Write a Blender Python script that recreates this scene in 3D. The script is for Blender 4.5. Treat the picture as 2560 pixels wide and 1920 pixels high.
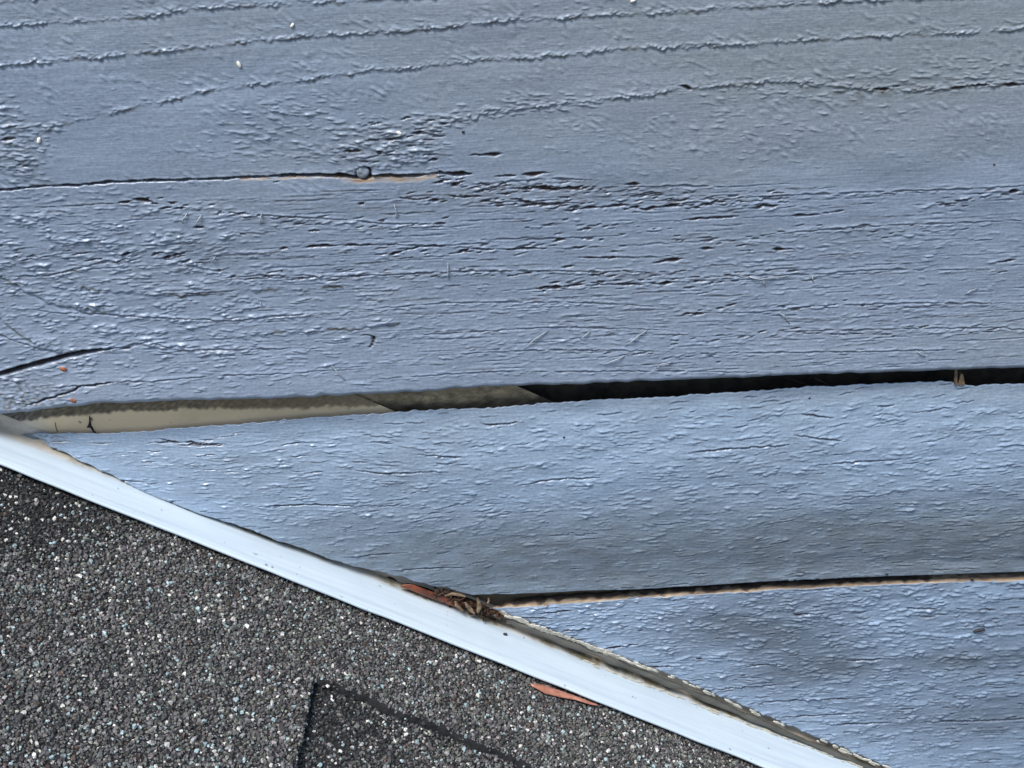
import bpy, math, time
import numpy as np
from mathutils import Vector, Matrix

T0 = time.time()
for o in list(bpy.data.objects):
    bpy.data.objects.remove(o)
scene = bpy.context.scene
COL = scene.collection
rng = np.random.default_rng(7)

# ------------------------------------------------------------------ camera
PITCH, ROLL, DIST, LENS = math.radians(32), math.radians(2.6), 0.583, 50.0
FPX = 2560 * LENS / 36.0
FWD = np.array([0, math.cos(PITCH), -math.sin(PITCH)])
UP0 = np.array([0, math.sin(PITCH), math.cos(PITCH)])
XV = np.array([1.0, 0, 0])
UPV = UP0 * math.cos(ROLL) + XV * math.sin(ROLL)
RTV = XV * math.cos(ROLL) - UP0 * math.sin(ROLL)
CAM = -FWD * DIST
cd = bpy.data.cameras.new('camera')
cam = bpy.data.objects.new('camera', cd)
COL.objects.link(cam)
m = Matrix.Identity(4)
for i in range(3):
    m[i][0], m[i][1], m[i][2], m[i][3] = RTV[i], UPV[i], -FWD[i], CAM[i]
cam.matrix_world = m
cd.lens, cd.sensor_width, cd.clip_start, cd.clip_end = LENS, 36, 0.01, 500
scene.camera = cam

# ------------------------------------------------------------------ sky, sun, exposure
SUN_EL, SUN_AZ = math.radians(63), math.radians(222)     # azimuth clockwise from +Y
w = bpy.data.worlds.new('World')
scene.world = w
w.use_nodes = True
nt = w.node_tree
bg = nt.nodes['Background']
sky = nt.nodes.new('ShaderNodeTexSky')
sky.sky_type = 'NISHITA'
sky.sun_disc = False
sky.sun_elevation, sky.sun_rotation = SUN_EL, SUN_AZ
nt.links.new(sky.outputs[0], bg.inputs[0])
bg.inputs[1].default_value = 0.105
sd = bpy.data.lights.new('sun', 'SUN')
sd.energy, sd.angle, sd.color = 2.4, math.radians(20), (1.0, 0.985, 0.96)
so = bpy.data.objects.new('sun', sd)
COL.objects.link(so)
sdir = Vector((math.sin(SUN_AZ) * math.cos(SUN_EL), math.cos(SUN_AZ) * math.cos(SUN_EL), math.sin(SUN_EL)))
so.rotation_euler = sdir.to_track_quat('Z', 'Y').to_euler()
so.location = (-1, -2, 3)
vs = scene.view_settings
vs.view_transform, vs.look, vs.exposure, vs.gamma = 'Standard', 'None', 1.0, 1.0
vs.use_curve_mapping = False

# ------------------------------------------------------------------ geometry helpers (wall: y=0 plane, mm)
def ray(px, py):
    px, py = np.asarray(px, float), np.asarray(py, float)
    nx, ny = (px - 1280) / FPX, (960 - py) / FPX
    return FWD + nx[..., None] * RTV + ny[..., None] * UPV

def hit(px, py, p0=(0, 0, 0), n=(0, 1, 0)):
    """point (mm) where the sight line through a photo position meets a plane of the place"""
    d = ray(px, py)
    p0, n = np.asarray(p0, float) / 1000, np.asarray(n, float)
    t = ((p0 - CAM) @ n) / (d @ n)
    return (CAM + d * t[..., None]) * 1000

def wl(pts, y=0.0):
    """photo polyline -> (x, z) on the plane y (mm), sorted by x"""
    a = np.array(pts, float)
    h = hit(a[:, 0], a[:, 1], (0, y, 0))
    o = np.argsort(h[:, 0])
    return h[o, 0], h[o, 2]

def ext(line, x):
    """piecewise linear with linear extrapolation"""
    lx, lz = line
    z = np.interp(x, lx, lz)
    s0 = (lz[1] - lz[0]) / (lx[1] - lx[0]); s1 = (lz[-1] - lz[-2]) / (lx[-1] - lx[-2])
    z = np.where(x < lx[0], lz[0] + (x - lx[0]) * s0, z)
    return np.where(x > lx[-1], lz[-1] + (x - lx[-1]) * s1, z)

def mesh_obj(name, verts, faces, mat, parent=None, attr=None, smooth=True, offs=None):
    """verts Nx3 in mm -> object; faces: (F,k) int array or list"""
    me = bpy.data.meshes.new(name)
    v = np.asarray(verts, np.float32) / 1000
    if isinstance(faces, np.ndarray):
        k = faces.shape[1]
        me.vertices.add(len(v)); me.vertices.foreach_set('co', v.ravel())
        me.loops.add(faces.size); me.loops.foreach_set('vertex_index', faces.astype(np.int32).ravel())
        me.polygons.add(len(faces))
        me.polygons.foreach_set('loop_start', (np.arange(len(faces)) * k).astype(np.int32))
        me.update(calc_edges=True)
    else:
        me.from_pydata(v.tolist(), [], faces); me.update()
    me.validate()
    me.polygons.foreach_set('use_smooth', np.full(len(me.polygons), smooth, bool))
    if attr is not None:
        a = me.attributes.new('wear_shade', 'FLOAT_COLOR', 'POINT')
        a.data.foreach_set('color', np.asarray(attr, np.float32).ravel())
    me.materials.append(mat)
    o = bpy.data.objects.new(name, me)
    COL.objects.link(o)
    if parent is not None:
        o.parent = parent
    return o

def grid_faces(R, C, flip=False):
    i = np.arange(R * C).reshape(R, C)
    f = np.stack([i[:-1, :-1], i[:-1, 1:], i[1:, 1:], i[1:, :-1]], -1).reshape(-1, 4)
    return f[:, ::-1] if flip else f

def empty(name, loc=(0, 0, 0)):
    o = bpy.data.objects.new(name, None)
    o.empty_display_size = 0.02
    o.location = [c / 1000 for c in loc]
    COL.objects.link(o)
    return o

def tag(o, label=None, cat=None, group=None, kind=None):
    for k, v in (('label', label), ('category', cat), ('group', group), ('kind', kind)):
        if v:
            o[k] = v
    return o

# ------------------------------------------------------------------ tileable noise
NS = 1024
def fnoise(lx, lz, ang=0.0, res=0.5, seed=0):
    """band-limited noise on a 1024x1024 tile (res mm per texel); feature lengths lx, lz in mm"""
    r = np.random.default_rng(seed)
    F = np.fft.fft2(r.standard_normal((NS, NS)))
    kz = np.fft.fftfreq(NS, res)[:, None]; kx = np.fft.fftfreq(NS, res)[None, :]
    c, s = math.cos(ang), math.sin(ang)
    q = ((kx * c + kz * s) * lx) ** 2 + ((-kx * s + kz * c) * lz) ** 2
    n = np.fft.ifft2(F * q * np.exp(-q * 2.2)).real
    n = n / n.std()
    def f(x, z):
        u, v = np.asarray(x) / res, np.asarray(z) / res
        i, j = np.floor(v).astype(int), np.floor(u).astype(int)
        a, b = v - i, u - j
        i0, j0, i1, j1 = i % NS, j % NS, (i + 1) % NS, (j + 1) % NS
        return (n[i0, j0] * (1 - a) * (1 - b) + n[i0, j1] * (1 - a) * b + n[i1, j0] * a * (1 - b) + n[i1, j1] * a * b)
    return f

N_blob = fnoise(6, 4, 0, 0.5, 1)
N_diag = fnoise(4.5, 1.9, math.radians(-42), 0.3, 2)
N_streak = fnoise(11, 1.1, 0, 0.25, 3)
N_fine = fnoise(2.2, 0.9, 0, 0.2, 4)
N_big = fnoise(40, 22, 0, 1.0, 5)
N_1d = fnoise(3, 3, 0, 0.3, 6)
N_fib = fnoise(5, 0.6, 0, 0.15, 8)
N_mid = fnoise(14, 7, 0, 0.5, 9)

# ------------------------------------------------------------------ raster on which a board face is carved
class Face:
    def __init__(s, x0, x1, z0, z1, rx=0.4, rz=0.28):
        s.x0, s.x1, s.z0, s.z1, s.rx, s.rz = x0, x1, z0, z1, rx, rz
        s.X = np.arange(x0, x1, rx); s.Z = np.arange(z0, z1, rz)
        s.x1, s.z1 = s.X[-1], s.Z[-1]
        s.GX, s.GZ = np.meshgrid(s.X, s.Z)
        s.H = np.zeros_like(s.GX); s.wood = np.zeros_like(s.H); s.dirt = np.zeros_like(s.H); s.bare = np.zeros_like(s.H); s.tint = np.zeros_like(s.H)
    def win(s, xa, xb, za, zb):
        i0, i1 = np.searchsorted(s.Z, [za, zb]); j0, j1 = np.searchsorted(s.X, [xa, xb])
        return slice(i0, i1), slice(j0, j1)
    def scale(s, cx, cz, L, W, ang, a, dirt=0.0):
        """a lifted flake of paint: ramps up downwards, ends in a crisp lower lip"""
        e = max(L, W)
        sl = s.win(cx - e, cx + e, cz - e * 0.55 - W, cz + e * 0.55 + W)
        dx, dz = s.GX[sl] - cx, s.GZ[sl] - cz
        if dx.size == 0: return
        c, n = math.cos(ang), math.sin(ang)
        u = (dx * c + dz * n) / L
        v = (-dx * n + dz * c) / W + 0.2 * np.sin(u * 3.3 + cx * 7)
        k = np.clip(1 - u * u, 0, None)
        p = np.where(v > -0.6, np.clip((1 - v) / 1.6, 0, 1) ** 1.3, np.clip((v + 1) / 0.4, 0, 1))
        b = a * np.minimum(k * 1.3, 1) * np.where(np.abs(v) < 1, p, 0)
        s.H[sl] += b
        if dirt:
            s.dirt[sl] = np.maximum(s.dirt[sl], dirt * k * np.clip(1 - np.abs(v + 0.8) / 0.5, 0, 1))
    def slit(s, line, depth, width, wood=1.0, jit=0.35, taper=(1, 1), lip=0.25, woodlow=0.0, seed=0, var=0.25):
        """a split that runs with the grain; width in mm; woodlow: bare wood shown below the split"""
        lx, lz = line
        sl = s.win(lx[0], lx[-1], lz.min() - 6, lz.max() + 6)
        gx, gz = s.GX[sl], s.GZ[sl]
        if gx.size == 0: return
        x = gx[0]
        t = (x - lx[0]) / (lx[-1] - lx[0])
        zc = np.interp(x, lx, lz) + jit * N_1d(x * 0.6, 13.7 + seed * 9.1) + 0.4 * jit * N_1d(x * 3.1, 3.7 + seed * 5.3)
        ww = width * (1 + var * N_1d(x * 0.5, 90 + seed * 3.3)) * np.clip(t / 0.25, 1 - taper[0], 1) * np.clip((1 - t) / 0.25, 1 - taper[1], 1)
        ww = np.clip(ww, 0.05, None)
        d = gz - zc
        k = np.clip((1.0 - np.abs(d) / ww) * 2.2 + 0.5, 0, 1)
        k = k * np.clip(ww / (0.5 * width + 1e-6), 0, 1)
        s.H[sl] -= depth * k
        s.H[sl] += lip * np.exp(-((d - ww * 1.6) / 0.7) ** 2) * np.clip(ww / width, 0, 1)
        s.wood[sl] = np.maximum(s.wood[sl], wood * np.clip(k * 1.6 - 0.15, 0, 1))
        if woodlow:
            q = np.clip(1 - np.abs(d + ww + woodlow * 0.4) / woodlow, 0, 1)
            s.bare[sl] = np.maximum(s.bare[sl], 0.95 * np.clip(q * 2.4, 0, 1) * np.clip(N_fib(gx * 0.7, gz) * 0.5 + 0.8, 0, 1))
            s.H[sl] -= 0.35 * q
    def hole(s, cx, cz, r0, depth, ring=0.0):
        sl = s.win(cx - r0 - 2, cx + r0 + 2, cz - r0 - 2, cz + r0 + 2)
        d = np.hypot(s.GX[sl] - cx, s.GZ[sl] - cz) + 0.15 * N_1d(s.GX[sl], s.GZ[sl])
        k = np.clip((r0 - d) / 0.35 + 0.5, 0, 1)
        s.H[sl] -= depth * k
        s.wood[sl] = np.maximum(s.wood[sl], k)
    def ridge(s, line, a, up=1.0, low=0.3, crumb=0.7, seed=0, dirt=0.35):
        """a growth ring that stands proud: crumbly, gentle upper flank, steep lower flank"""
        lx, lz = line
        sl = s.win(lx[0], lx[-1], lz.min() - 9, lz.max() + 12)
        gx, gz = s.GX[sl], s.GZ[sl]
        x = gx[0]
        zc = np.interp(x, lx, lz) + 0.35 * N_1d(x * 0.9, 31 + seed * 7.7)
        d = gz - zc
        c = np.clip(0.5 + crumb * N_fine(gx * 1.7 - gz * 0.9, gz * 0.9 + seed * 17 + 3), 0.0, 1.7)
        along = np.clip(0.75 + 0.5 * N_1d(x * 0.25, 55 + seed * 6.1), 0.3, 1.3)
        prof = np.where(d > 0, np.exp(-(d / up) ** 2), np.exp(-(d / low) ** 2))
        s.H[sl] += a * prof * c * along
        s.H[sl] -= 0.30 * a * np.where(d < 0, np.exp(-((d + 1.1) / 0.9) ** 2), 0) * along
        s.dirt[sl] = np.maximum(s.dirt[sl], dirt * 2 * np.exp(-((d + 0.25) / 0.55) ** 2) * np.clip(N_1d(x * 0.3, 77 + seed * 2.1), 0, 1))
    def sample(s, A, x, z):
        def refl(v, a, b):
            p = np.mod(v - a, 2 * (b - a)); return a + np.where(p > b - a, 2 * (b - a) - p, p)
        u = (refl(x, s.x0, s.x1) - s.x0) / s.rx; v = (refl(z, s.z0, s.z1) - s.z0) / s.rz
        i = np.clip(np.floor(v).astype(int), 0, len(s.Z) - 2); j = np.clip(np.floor(u).astype(int), 0, len(s.X) - 2)
        a, b = np.clip(v - i, 0, 1), np.clip(u - j, 0, 1)
        return A[i, j] * (1 - a) * (1 - b) + A[i, j + 1] * (1 - a) * b + A[i + 1, j] * a * (1 - b) + A[i + 1, j + 1] * a * b

# ------------------------------------------------------------------ materials
def new_mat(name):
    mt = bpy.data.materials.new(name); mt.use_nodes = True
    n = mt.node_tree
    return mt, n, n.nodes['Principled BSDF'], n.nodes, n.links

def node(nn, t, **kw):
    x = nn.new(t)
    for k, v in kw.items():
        if k.startswith('i_'):
            x.inputs[int(k[2:])].default_value = v
        else:
            setattr(x, k, v)
    return x

def noise(nn, ll, scale, detail=4, rough=0.6, rot=None, stretch=None):
    tc = nn.new('ShaderNodeTexCoord')
    v = tc.outputs['Object']
    if rot is not None:
        m0 = nn.new('ShaderNodeMapping'); m0.inputs['Rotation'].default_value = (0, rot, 0)
        ll.new(v, m0.inputs[0]); v = m0.outputs[0]
    if stretch:
        mp = nn.new('ShaderNodeMapping'); mp.inputs['Scale'].default_value = stretch
        ll.new(v, mp.inputs[0]); v = mp.outputs[0]
    n = nn.new('ShaderNodeTexNoise')
    n.inputs['Scale'].default_value = scale; n.inputs['Detail'].default_value = detail; n.inputs['Roughness'].default_value = rough
    ll.new(v, n.inputs['Vector'])
    return n.outputs[0]

def ramp(nn, ll, src, stops):
    r = nn.new('ShaderNodeValToRGB')
    e = r.color_ramp.elements
    while len(e) < len(stops): e.new(0.5)
    for k, (p, c) in zip(e, stops):
        k.position = p; k.color = (*c, 1) if len(c) == 3 else c
    ll.new(src, r.inputs[0])
    return r.outputs[0]

def mix(nn, ll, f, a, b, mode='MIX'):
    x = nn.new('ShaderNodeMix'); x.data_type = 'RGBA'; x.blend_type = mode
    for s, v in ((x.inputs[0], f), (x.inputs[6], a), (x.inputs[7], b)):
        if hasattr(v, 'is_output'): ll.new(v, s)
        elif isinstance(v, tuple): s.default_value = (*v, 1)
        else: s.default_value = v
    return x.outputs[2]

def bump(nn, ll, src, strength, dist, prev=None):
    b = nn.new('ShaderNodeBump'); b.inputs['Strength'].default_value = strength; b.inputs['Distance'].default_value = dist
    ll.new(src, b.inputs['Height'])
    if prev is not None: ll.new(prev, b.inputs['Normal'])
    return b.outputs[0]

def paint_material(name, blue, grey, rough):
    mt, n, p, nn, ll = new_mat(name)
    at = nn.new('ShaderNodeAttribute'); at.attribute_name = 'wear_shade'
    sep = nn.new('ShaderNodeSeparateColor'); ll.new(at.outputs['Color'], sep.inputs[0])
    split, dirt, bare, tint = sep.outputs[0], sep.outputs[1], sep.outputs[2], at.outputs['Alpha']
    patch = noise(nn, ll, 14, 6, 0.65, stretch=(0.55, 1, 1.5))
    tm = nn.new('ShaderNodeMath'); tm.operation = 'ADD'; tm.use_clamp = True
    ll.new(tint, tm.inputs[0]); ll.new(ramp(nn, ll, patch, [(0.42, (0, 0, 0)), (0.72, (0.55,) * 3)]), tm.inputs[1])
    col = mix(nn, ll, tm.outputs[0], blue, grey)
    speck = noise(nn, ll, 800, 3, 0.6)
    col = mix(nn, ll, 1.0, col, ramp(nn, ll, speck, [(0.3, (0.86,) * 3), (0.7, (1.14,) * 3)]), 'MULTIPLY')
    streak = noise(nn, ll, 200, 5, 0.65, stretch=(0.12, 1, 1.2))
    col = mix(nn, ll, 1.0, col, ramp(nn, ll, streak, [(0.3, (0.90,) * 3), (0.7, (1.08,) * 3)]), 'MULTIPLY')
    grime = noise(nn, ll, 260, 5, 0.7, stretch=(0.5, 1, 1.6))
    dm = nn.new('ShaderNodeMath'); dm.operation = 'MULTIPLY'; dm.use_clamp = True
    ll.new(dirt, dm.inputs[0]); ll.new(ramp(nn, ll, grime, [(0.3, (0.35,) * 3), (0.62, (1.25,) * 3)]), dm.inputs[1])
    fib = noise(nn, ll, 420, 4, 0.6, stretch=(0.12, 1, 1.5))
    col = mix(nn, ll, bare, col, ramp(nn, ll, fib, [(0.3, (0.13, 0.075, 0.04)), (0.5, (0.30, 0.205, 0.12)), (0.7, (0.46, 0.36, 0.24))]))
    col = mix(nn, ll, dm.outputs[0], col, (0.075, 0.068, 0.050))
    col = mix(nn, ll, split, col, ramp(nn, ll, fib, [(0.3, (0.012, 0.006, 0.004)), (0.7, (0.060, 0.024, 0.012))]))
    ll.new(col, p.inputs['Base Color'])
    mx = nn.new('ShaderNodeMath'); mx.operation = 'MAXIMUM'; ll.new(split, mx.inputs[0]); ll.new(bare, mx.inputs[1])
    m2 = nn.new('ShaderNodeMath'); m2.operation = 'MAXIMUM'; ll.new(mx.outputs[0], m2.inputs[0]); ll.new(dm.outputs[0], m2.inputs[1])
    rr = nn.new('ShaderNodeMath'); rr.operation = 'MAXIMUM'
    ll.new(m2.outputs[0], rr.inputs[0])
    r2 = ramp(nn, ll, noise(nn, ll, 90, 4, 0.6, stretch=(0.4, 1, 1)), [(0.3, (rough - 0.07,) * 3), (0.7, (rough + 0.12,) * 3)])
    ll.new(r2, rr.inputs[1])
    ll.new(rr.outputs[0], p.inputs['Roughness'])
    p.inputs['Specular IOR Level'].default_value = 0.6
    b1 = bump(nn, ll, noise(nn, ll, 1100, 3, 0.6, stretch=(0.45, 1, 1)), 0.30, 0.0003)
    b1 = bump(nn, ll, noise(nn, ll, 900, 4, 0.6, stretch=(0.06, 1, 1.2)), 0.30, 0.00035, b1)
    ll.new(b1, p.inputs['Normal'])
    return mt

M_upper = paint_material('paint_upper', (0.228, 0.274, 0.342), (0.238, 0.265, 0.29), 0.36)
M_mid = paint_material('paint_middle', (0.262, 0.338, 0.43), (0.19, 0.226, 0.258), 0.30)
M_low = paint_material('paint_lower', (0.248, 0.32, 0.412), (0.148, 0.182, 0.225), 0.32)

def flash_material():
    mt, n, p, nn, ll = new_mat('white_coated_metal')
    at = nn.new('ShaderNodeAttribute'); at.attribute_name = 'wear_shade'
    sep = nn.new('ShaderNodeSeparateColor'); ll.new(at.outputs['Color'], sep.inputs[0])
    brown, dirt, tan = sep.outputs[0], sep.outputs[1], sep.outputs[2]
    streak = noise(nn, ll, 260, 6, 0.7, stretch=(0.05, 1, 1), rot=math.radians(-30.65))
    col = ramp(nn, ll, streak, [(0.3, (0.47, 0.55, 0.60)), (0.6, (0.57, 0.645, 0.685))])
    col = mix(nn, ll, tan, col, (0.88, 0.66, 0.40))
    g = noise(nn, ll, 330, 6, 0.75, stretch=(0.5, 1, 1))
    dm = nn.new('ShaderNodeMath'); dm.operation = 'MULTIPLY'; dm.use_clamp = True
    ll.new(dirt, dm.inputs[0]); ll.new(ramp(nn, ll, g, [(0.32, (0.25,) * 3), (0.6, (1.3,) * 3)]), dm.inputs[1])
    col = mix(nn, ll, dm.outputs[0], col, (0.20, 0.165, 0.10))
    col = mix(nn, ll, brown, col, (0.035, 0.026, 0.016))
    sp = noise(nn, ll, 420, 1, 0.4)
    col = mix(nn, ll, ramp(nn, ll, sp, [(0.755, (0, 0, 0)), (0.79, (0.6, 0.6, 0.6))]), col, (0.08, 0.08, 0.09))
    ll.new(col, p.inputs['Base Color'])
    ll.new(ramp(nn, ll, g, [(0.3, (0.35,) * 3), (0.7, (0.6,) * 3)]), p.inputs['Roughness'])
    ll.new(bump(nn, ll, streak, 0.2, 0.0003), p.inputs['Normal'])
    return mt
M_flash = flash_material()

def simple_mat(name, c1, c2, scale, rough=0.7, stretch=None, bmp=0.3, bd=0.0004, attrcol=False, spec=0.4):
    mt, n, p, nn, ll = new_mat(name)
    nz = noise(nn, ll, scale, 5, 0.65, stretch=stretch)
    col = ramp(nn, ll, nz, [(0.32, c1), (0.68, c2)])
    if attrcol:
        at = nn.new('ShaderNodeAttribute'); at.attribute_name = 'wear_shade'
        col = mix(nn, ll, 1.0, at.outputs['Color'], ramp(nn, ll, nz, [(0.3, (0.7,) * 3), (0.7, (1.2,) * 3)]), 'MULTIPLY')
    ll.new(col, p.inputs['Base Color'])
    p.inputs['Roughness'].default_value = rough
    p.inputs['Specular IOR Level'].default_value = spec
    ll.new(bump(nn, ll, nz, bmp, bd), p.inputs['Normal'])
    return mt
M_paper = simple_mat('tar_paper', (0.010, 0.009, 0.007), (0.060, 0.046, 0.028), 160, 0.95)
M_asph = simple_mat('asphalt_mat', (0.008, 0.008, 0.009), (0.022, 0.021, 0.020), 700, 0.8, bmp=0.8, bd=0.0008)
M_gran = simple_mat('mineral_granules', (0, 0, 0), (1, 1, 1), 900, 0.62, attrcol=True, bmp=0.4, bd=0.0003)
M_leaf = simple_mat('red_leaf', (0.26, 0.08, 0.045), (0.56, 0.27, 0.18), 240, 0.5, stretch=(0.3, 1, 1))
M_rust = simple_mat('brown_leaf', (0.025, 0.009, 0.004), (0.24, 0.06, 0.02), 200, 0.35, stretch=(0.6, 1, 1))
M_debris = simple_mat('dark_debris', (0.012, 0.006, 0.003), (0.075, 0.034, 0.014), 330, 0.8, bmp=0.8)
M_husk = simple_mat('dry_husk', (0.07, 0.04, 0.02), (0.30, 0.21, 0.12), 260, 0.6)
M_seed = simple_mat('pale_seed', (0.72, 0.66, 0.50), (0.85, 0.83, 0.74), 500, 0.5)
M_speck = simple_mat('dark_speck', (0.012, 0.012, 0.014), (0.035, 0.03, 0.028), 900, 0.7)
M_orange = simple_mat('orange_bit', (0.22, 0.06, 0.025), (0.42, 0.15, 0.07), 800, 0.7)
M_wood = simple_mat('raw_wood', (0.30, 0.17, 0.08), (0.62, 0.45, 0.27), 240, 0.8, stretch=(0.2, 1, 1))
M_fibre = simple_mat('painted_fibre', (0.20, 0.22, 0.25), (0.42, 0.45, 0.48), 500, 0.6)
M_caulk = simple_mat('grey_sealant', (0.055, 0.055, 0.045), (0.105, 0.10, 0.085), 150, 0.6, stretch=(0.3, 1, 1))
M_chip = simple_mat('cream_paint_chip', (0.34, 0.31, 0.24), (0.66, 0.62, 0.52), 300, 0.6)

# ------------------------------------------------------------------ outlines traced from the photograph (source pixels)
UP_BOT = [(-300, 1052), (0, 1028), (120, 1016), (233, 1004), (428, 997), (661, 991), (860, 983), (1044, 975), (1223, 963), (1433, 956), (1710, 946), (1972, 934), (2283, 925), (2560, 915), (2900, 899)]
MID_TOP = [(41, 1088), (147, 1084), (271, 1083), (384, 1077), (500, 1067), (661, 1053), (860, 1039), (1005, 1030), (1200, 1022), (1433, 1006), (1710, 991), (2050, 969), (2361, 956), (2405, 960), (2439, 967), (2475, 963), (2560, 960), (2900, 945)]
MID_BOT = [(1177, 1490), (1336, 1484), (1710, 1470), (2011, 1451), (2283, 1441), (2560, 1430), (2900, 1414)]
LOW_TOP = [(1223, 1521), (1472, 1506), (1710, 1490), (2089, 1468), (2322, 1457), (2560, 1450), (2900, 1434)]
CUT = [(20, 1080), (41, 1088), (95, 1116), (226, 1168), (362, 1226), (500, 1274), (599, 1304), (860, 1398), (920, 1416), (1083, 1463), (1177, 1490), (1223, 1521), (1433, 1599), (1710, 1704), (1933, 1801), (2217, 1920), (2560, 2062), (3000, 2240)]
sidem = lambda x: 1 / (1 + np.exp((x + 40) / 45.0))
_mt = [hit(a_, b_, (0, 2.2 + 2.4 * float(sidem((a_ - 1280) * 0.164)), 0)) for a_, b_ in MID_TOP]
mid_top = (np.array([p_[0] for p_ in _mt]), np.array([p_[2] for p_ in _mt]))
mid_bot, low_top, cut = wl(MID_BOT), wl(LOW_TOP, 0.8), wl(CUT)
_ub = [hit(a_, b_ + 7, (0, -1.5 - 3.1 / (1 + math.exp((a_ - 620) / 230)), 0)) for a_, b_ in UP_BOT]
up_bot = (np.array([p_[0] for p_ in _ub]), np.array([p_[2] for p_ in _ub]))

XL, XR = float(hit(-60, 960)[0]), float(hit(2620, 960)[0])
print('frame x', XL, XR, 'z', hit(1280, 0)[2], hit(1280, 1920)[2])

def xcols(x0, x1, step=0.42, xe0=None, xe1=None):
    """dense columns in view, wider ones beyond"""
    d = np.arange(x0, x1 + step, step)
    l, r = [], []
    if xe0 is not None and xe0 < x0:
        n = int((x0 - xe0) / 1.6) + 2; l = np.linspace(xe0, x0, n)[:-1]
    if xe1 is not None and xe1 > x1:
        n = int((xe1 - x1) / 1.6) + 2; r = np.linspace(d[-1], xe1, n)[1:]
    return np.concatenate([l, d, r])

def board(face, xs, ztop, zbot, rows, mat, parent, shape, thick=9.0, rtop=1.2, rbot=1.2, chamfer=0.0, edge_wood=(0.0, 0.0), edge_dirt=(0.0, 0.0), label=None, clean_from=None, tt=None):
    """a plank whose front is the carved face; rounded arrises, top and bottom edges and a back"""
    C = len(xs)
    hgt = np.maximum(ztop - zbot, 0.02)
    rt, rb = np.minimum(rtop, hgt * 0.35), np.minimum(rbot, hgt * 0.35)
    t = np.linspace(0, 1, rows)[:, None] if tt is None else tt[:, None]
    rows = len(t)
    zf = (ztop - rt)[None] + t * ((zbot + rb) - (ztop - rt))[None]
    X = np.broadcast_to(xs[None], zf.shape)
    H = face.sample(face.H, X, zf); Wd = face.sample(face.wood, X, zf); Di = face.sample(face.dirt, X, zf); Ba = face.sample(face.bare, X, zf); Ti = face.sample(face.tint, X, zf)
    Yf = shape(X, zf) - H
    thick = np.minimum(thick, Yf[0] + 0.5 + 0.7 * hgt)
    e = np.clip(np.minimum(zf - zbot[None], ztop[None] - zf) / 3.0, 0, 1)
    P, A = [], []
    rnd = N_blob(X * 0.7, zf * 0.7)
    def add(x, y, z, wd, di, ba=0.0, ti=0.0):
        P.append(np.stack([x, y, z], -1)); A.append(np.stack([np.broadcast_to(q_, xs.shape) for q_ in (wd, di, ba, ti)], -1))
    one = np.ones(C)
    k = 5
    ew, ed = edge_wood, edge_dirt
    clean = np.clip((xs - clean_from) / 6, 0, 1) if clean_from is not None else 0 * one
    tw_ = 0.5 + 0.35 * N_1d(xs * 0.5, 66)
    yfr = Yf[0] + rt
    if chamfer:
        add(xs, thick * one, ztop - chamfer - rt, 0, ed[0], ew[0])
        add(xs, yfr + 0.4, ztop - rt * 0.2 - 0.1, 0, ed[0], ew[0])
    else:
        for q in (1.0, 0.8, 0.6, 0.45, 0.3, 0.15, 0.05):
            dd = np.clip((q - 0.5 * tw_) / 0.3, 0, 1) * (1 - 0.8 * clean)
            zz = ztop + 0.25 * N_fib(xs, 40 + q * 9) * (0.3 + q)
            add(xs, yfr + (thick - yfr) * q, zz - 0.02, np.clip(dd * 0.7, 0, 1), np.maximum(dd, np.clip(0.35 * N_1d(xs * 0.7, 31 + 20 * q), 0, 0.8) * (1 - clean)), ew[0])
    for q in range(k, 0, -1):
        a = q / k * math.pi / 2
        add(xs, Yf[0] + rt * (1 - math.cos(a)), ztop - rt + rt * math.sin(a), 0, ed[0] * 0.5, ew[0] * (0.8 if a > 0.9 else 0.0))
    for i in range(rows):
        add(xs, Yf[i], zf[i], Wd[i], Di[i], Ba[i], Ti[i])
    for q in range(1, k + 1):
        a = q / k * math.pi / 2
        add(xs, Yf[-1] + rb * (1 - math.cos(a)), zbot + rb - rb * math.sin(a), 0, (edge_dirt[1] * q / k) * (0.7 + 0.4 * N_1d(xs * 0.2, 11)), edge_wood[1] * (1.0 if a > 1.0 else 0.0))
    add(xs, thick * one, zbot, 0, edge_dirt[1], edge_wood[1])
    P = np.array(P); A = np.clip(np.array(A), 0, 1)
    R = P.shape[0]
    f = grid_faces(R, C, True)
    # close the back and the two ends
    i = np.arange(R * C).reshape(R, C)
    back = np.stack([i[0, :-1], i[0, 1:], i[-1, 1:], i[-1, :-1]], -1)
    fs = np.concatenate([f, back])
    o = mesh_obj('siding_board', P.reshape(-1, 3), fs, mat, parent, A.reshape(-1, 4))
    if label: o['label'] = label
    return o

def flakes(face, n, where, L, W, a, ang=0.0, dirt=0.0, seed=1, dirtp=0.3):
    """scatter n lifted flakes; where(x, z) -> acceptance 0..1 ; ang may be a function"""
    r = np.random.default_rng(seed)
    x = r.uniform(face.x0, face.x1, n); z = r.uniform(face.z0, face.z1, n)
    p = where(x, z)
    keep = r.uniform(0, 1, n) < p
    x, z, p = x[keep], z[keep], p[keep]
    an = ang(x, z) if callable(ang) else np.full(len(x), ang)
    for i in range(len(x)):
        s = math.exp(r.normal(0, 0.35))
        face.scale(x[i], z[i], r.uniform(*L) * s, r.uniform(*W) * (0.6 + 0.4 * s), an[i] + r.normal(0, 0.10), r.uniform(*a) * (0.5 + 0.5 * p[i]), dirt if r.uniform() < dirtp else 0.0)

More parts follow.
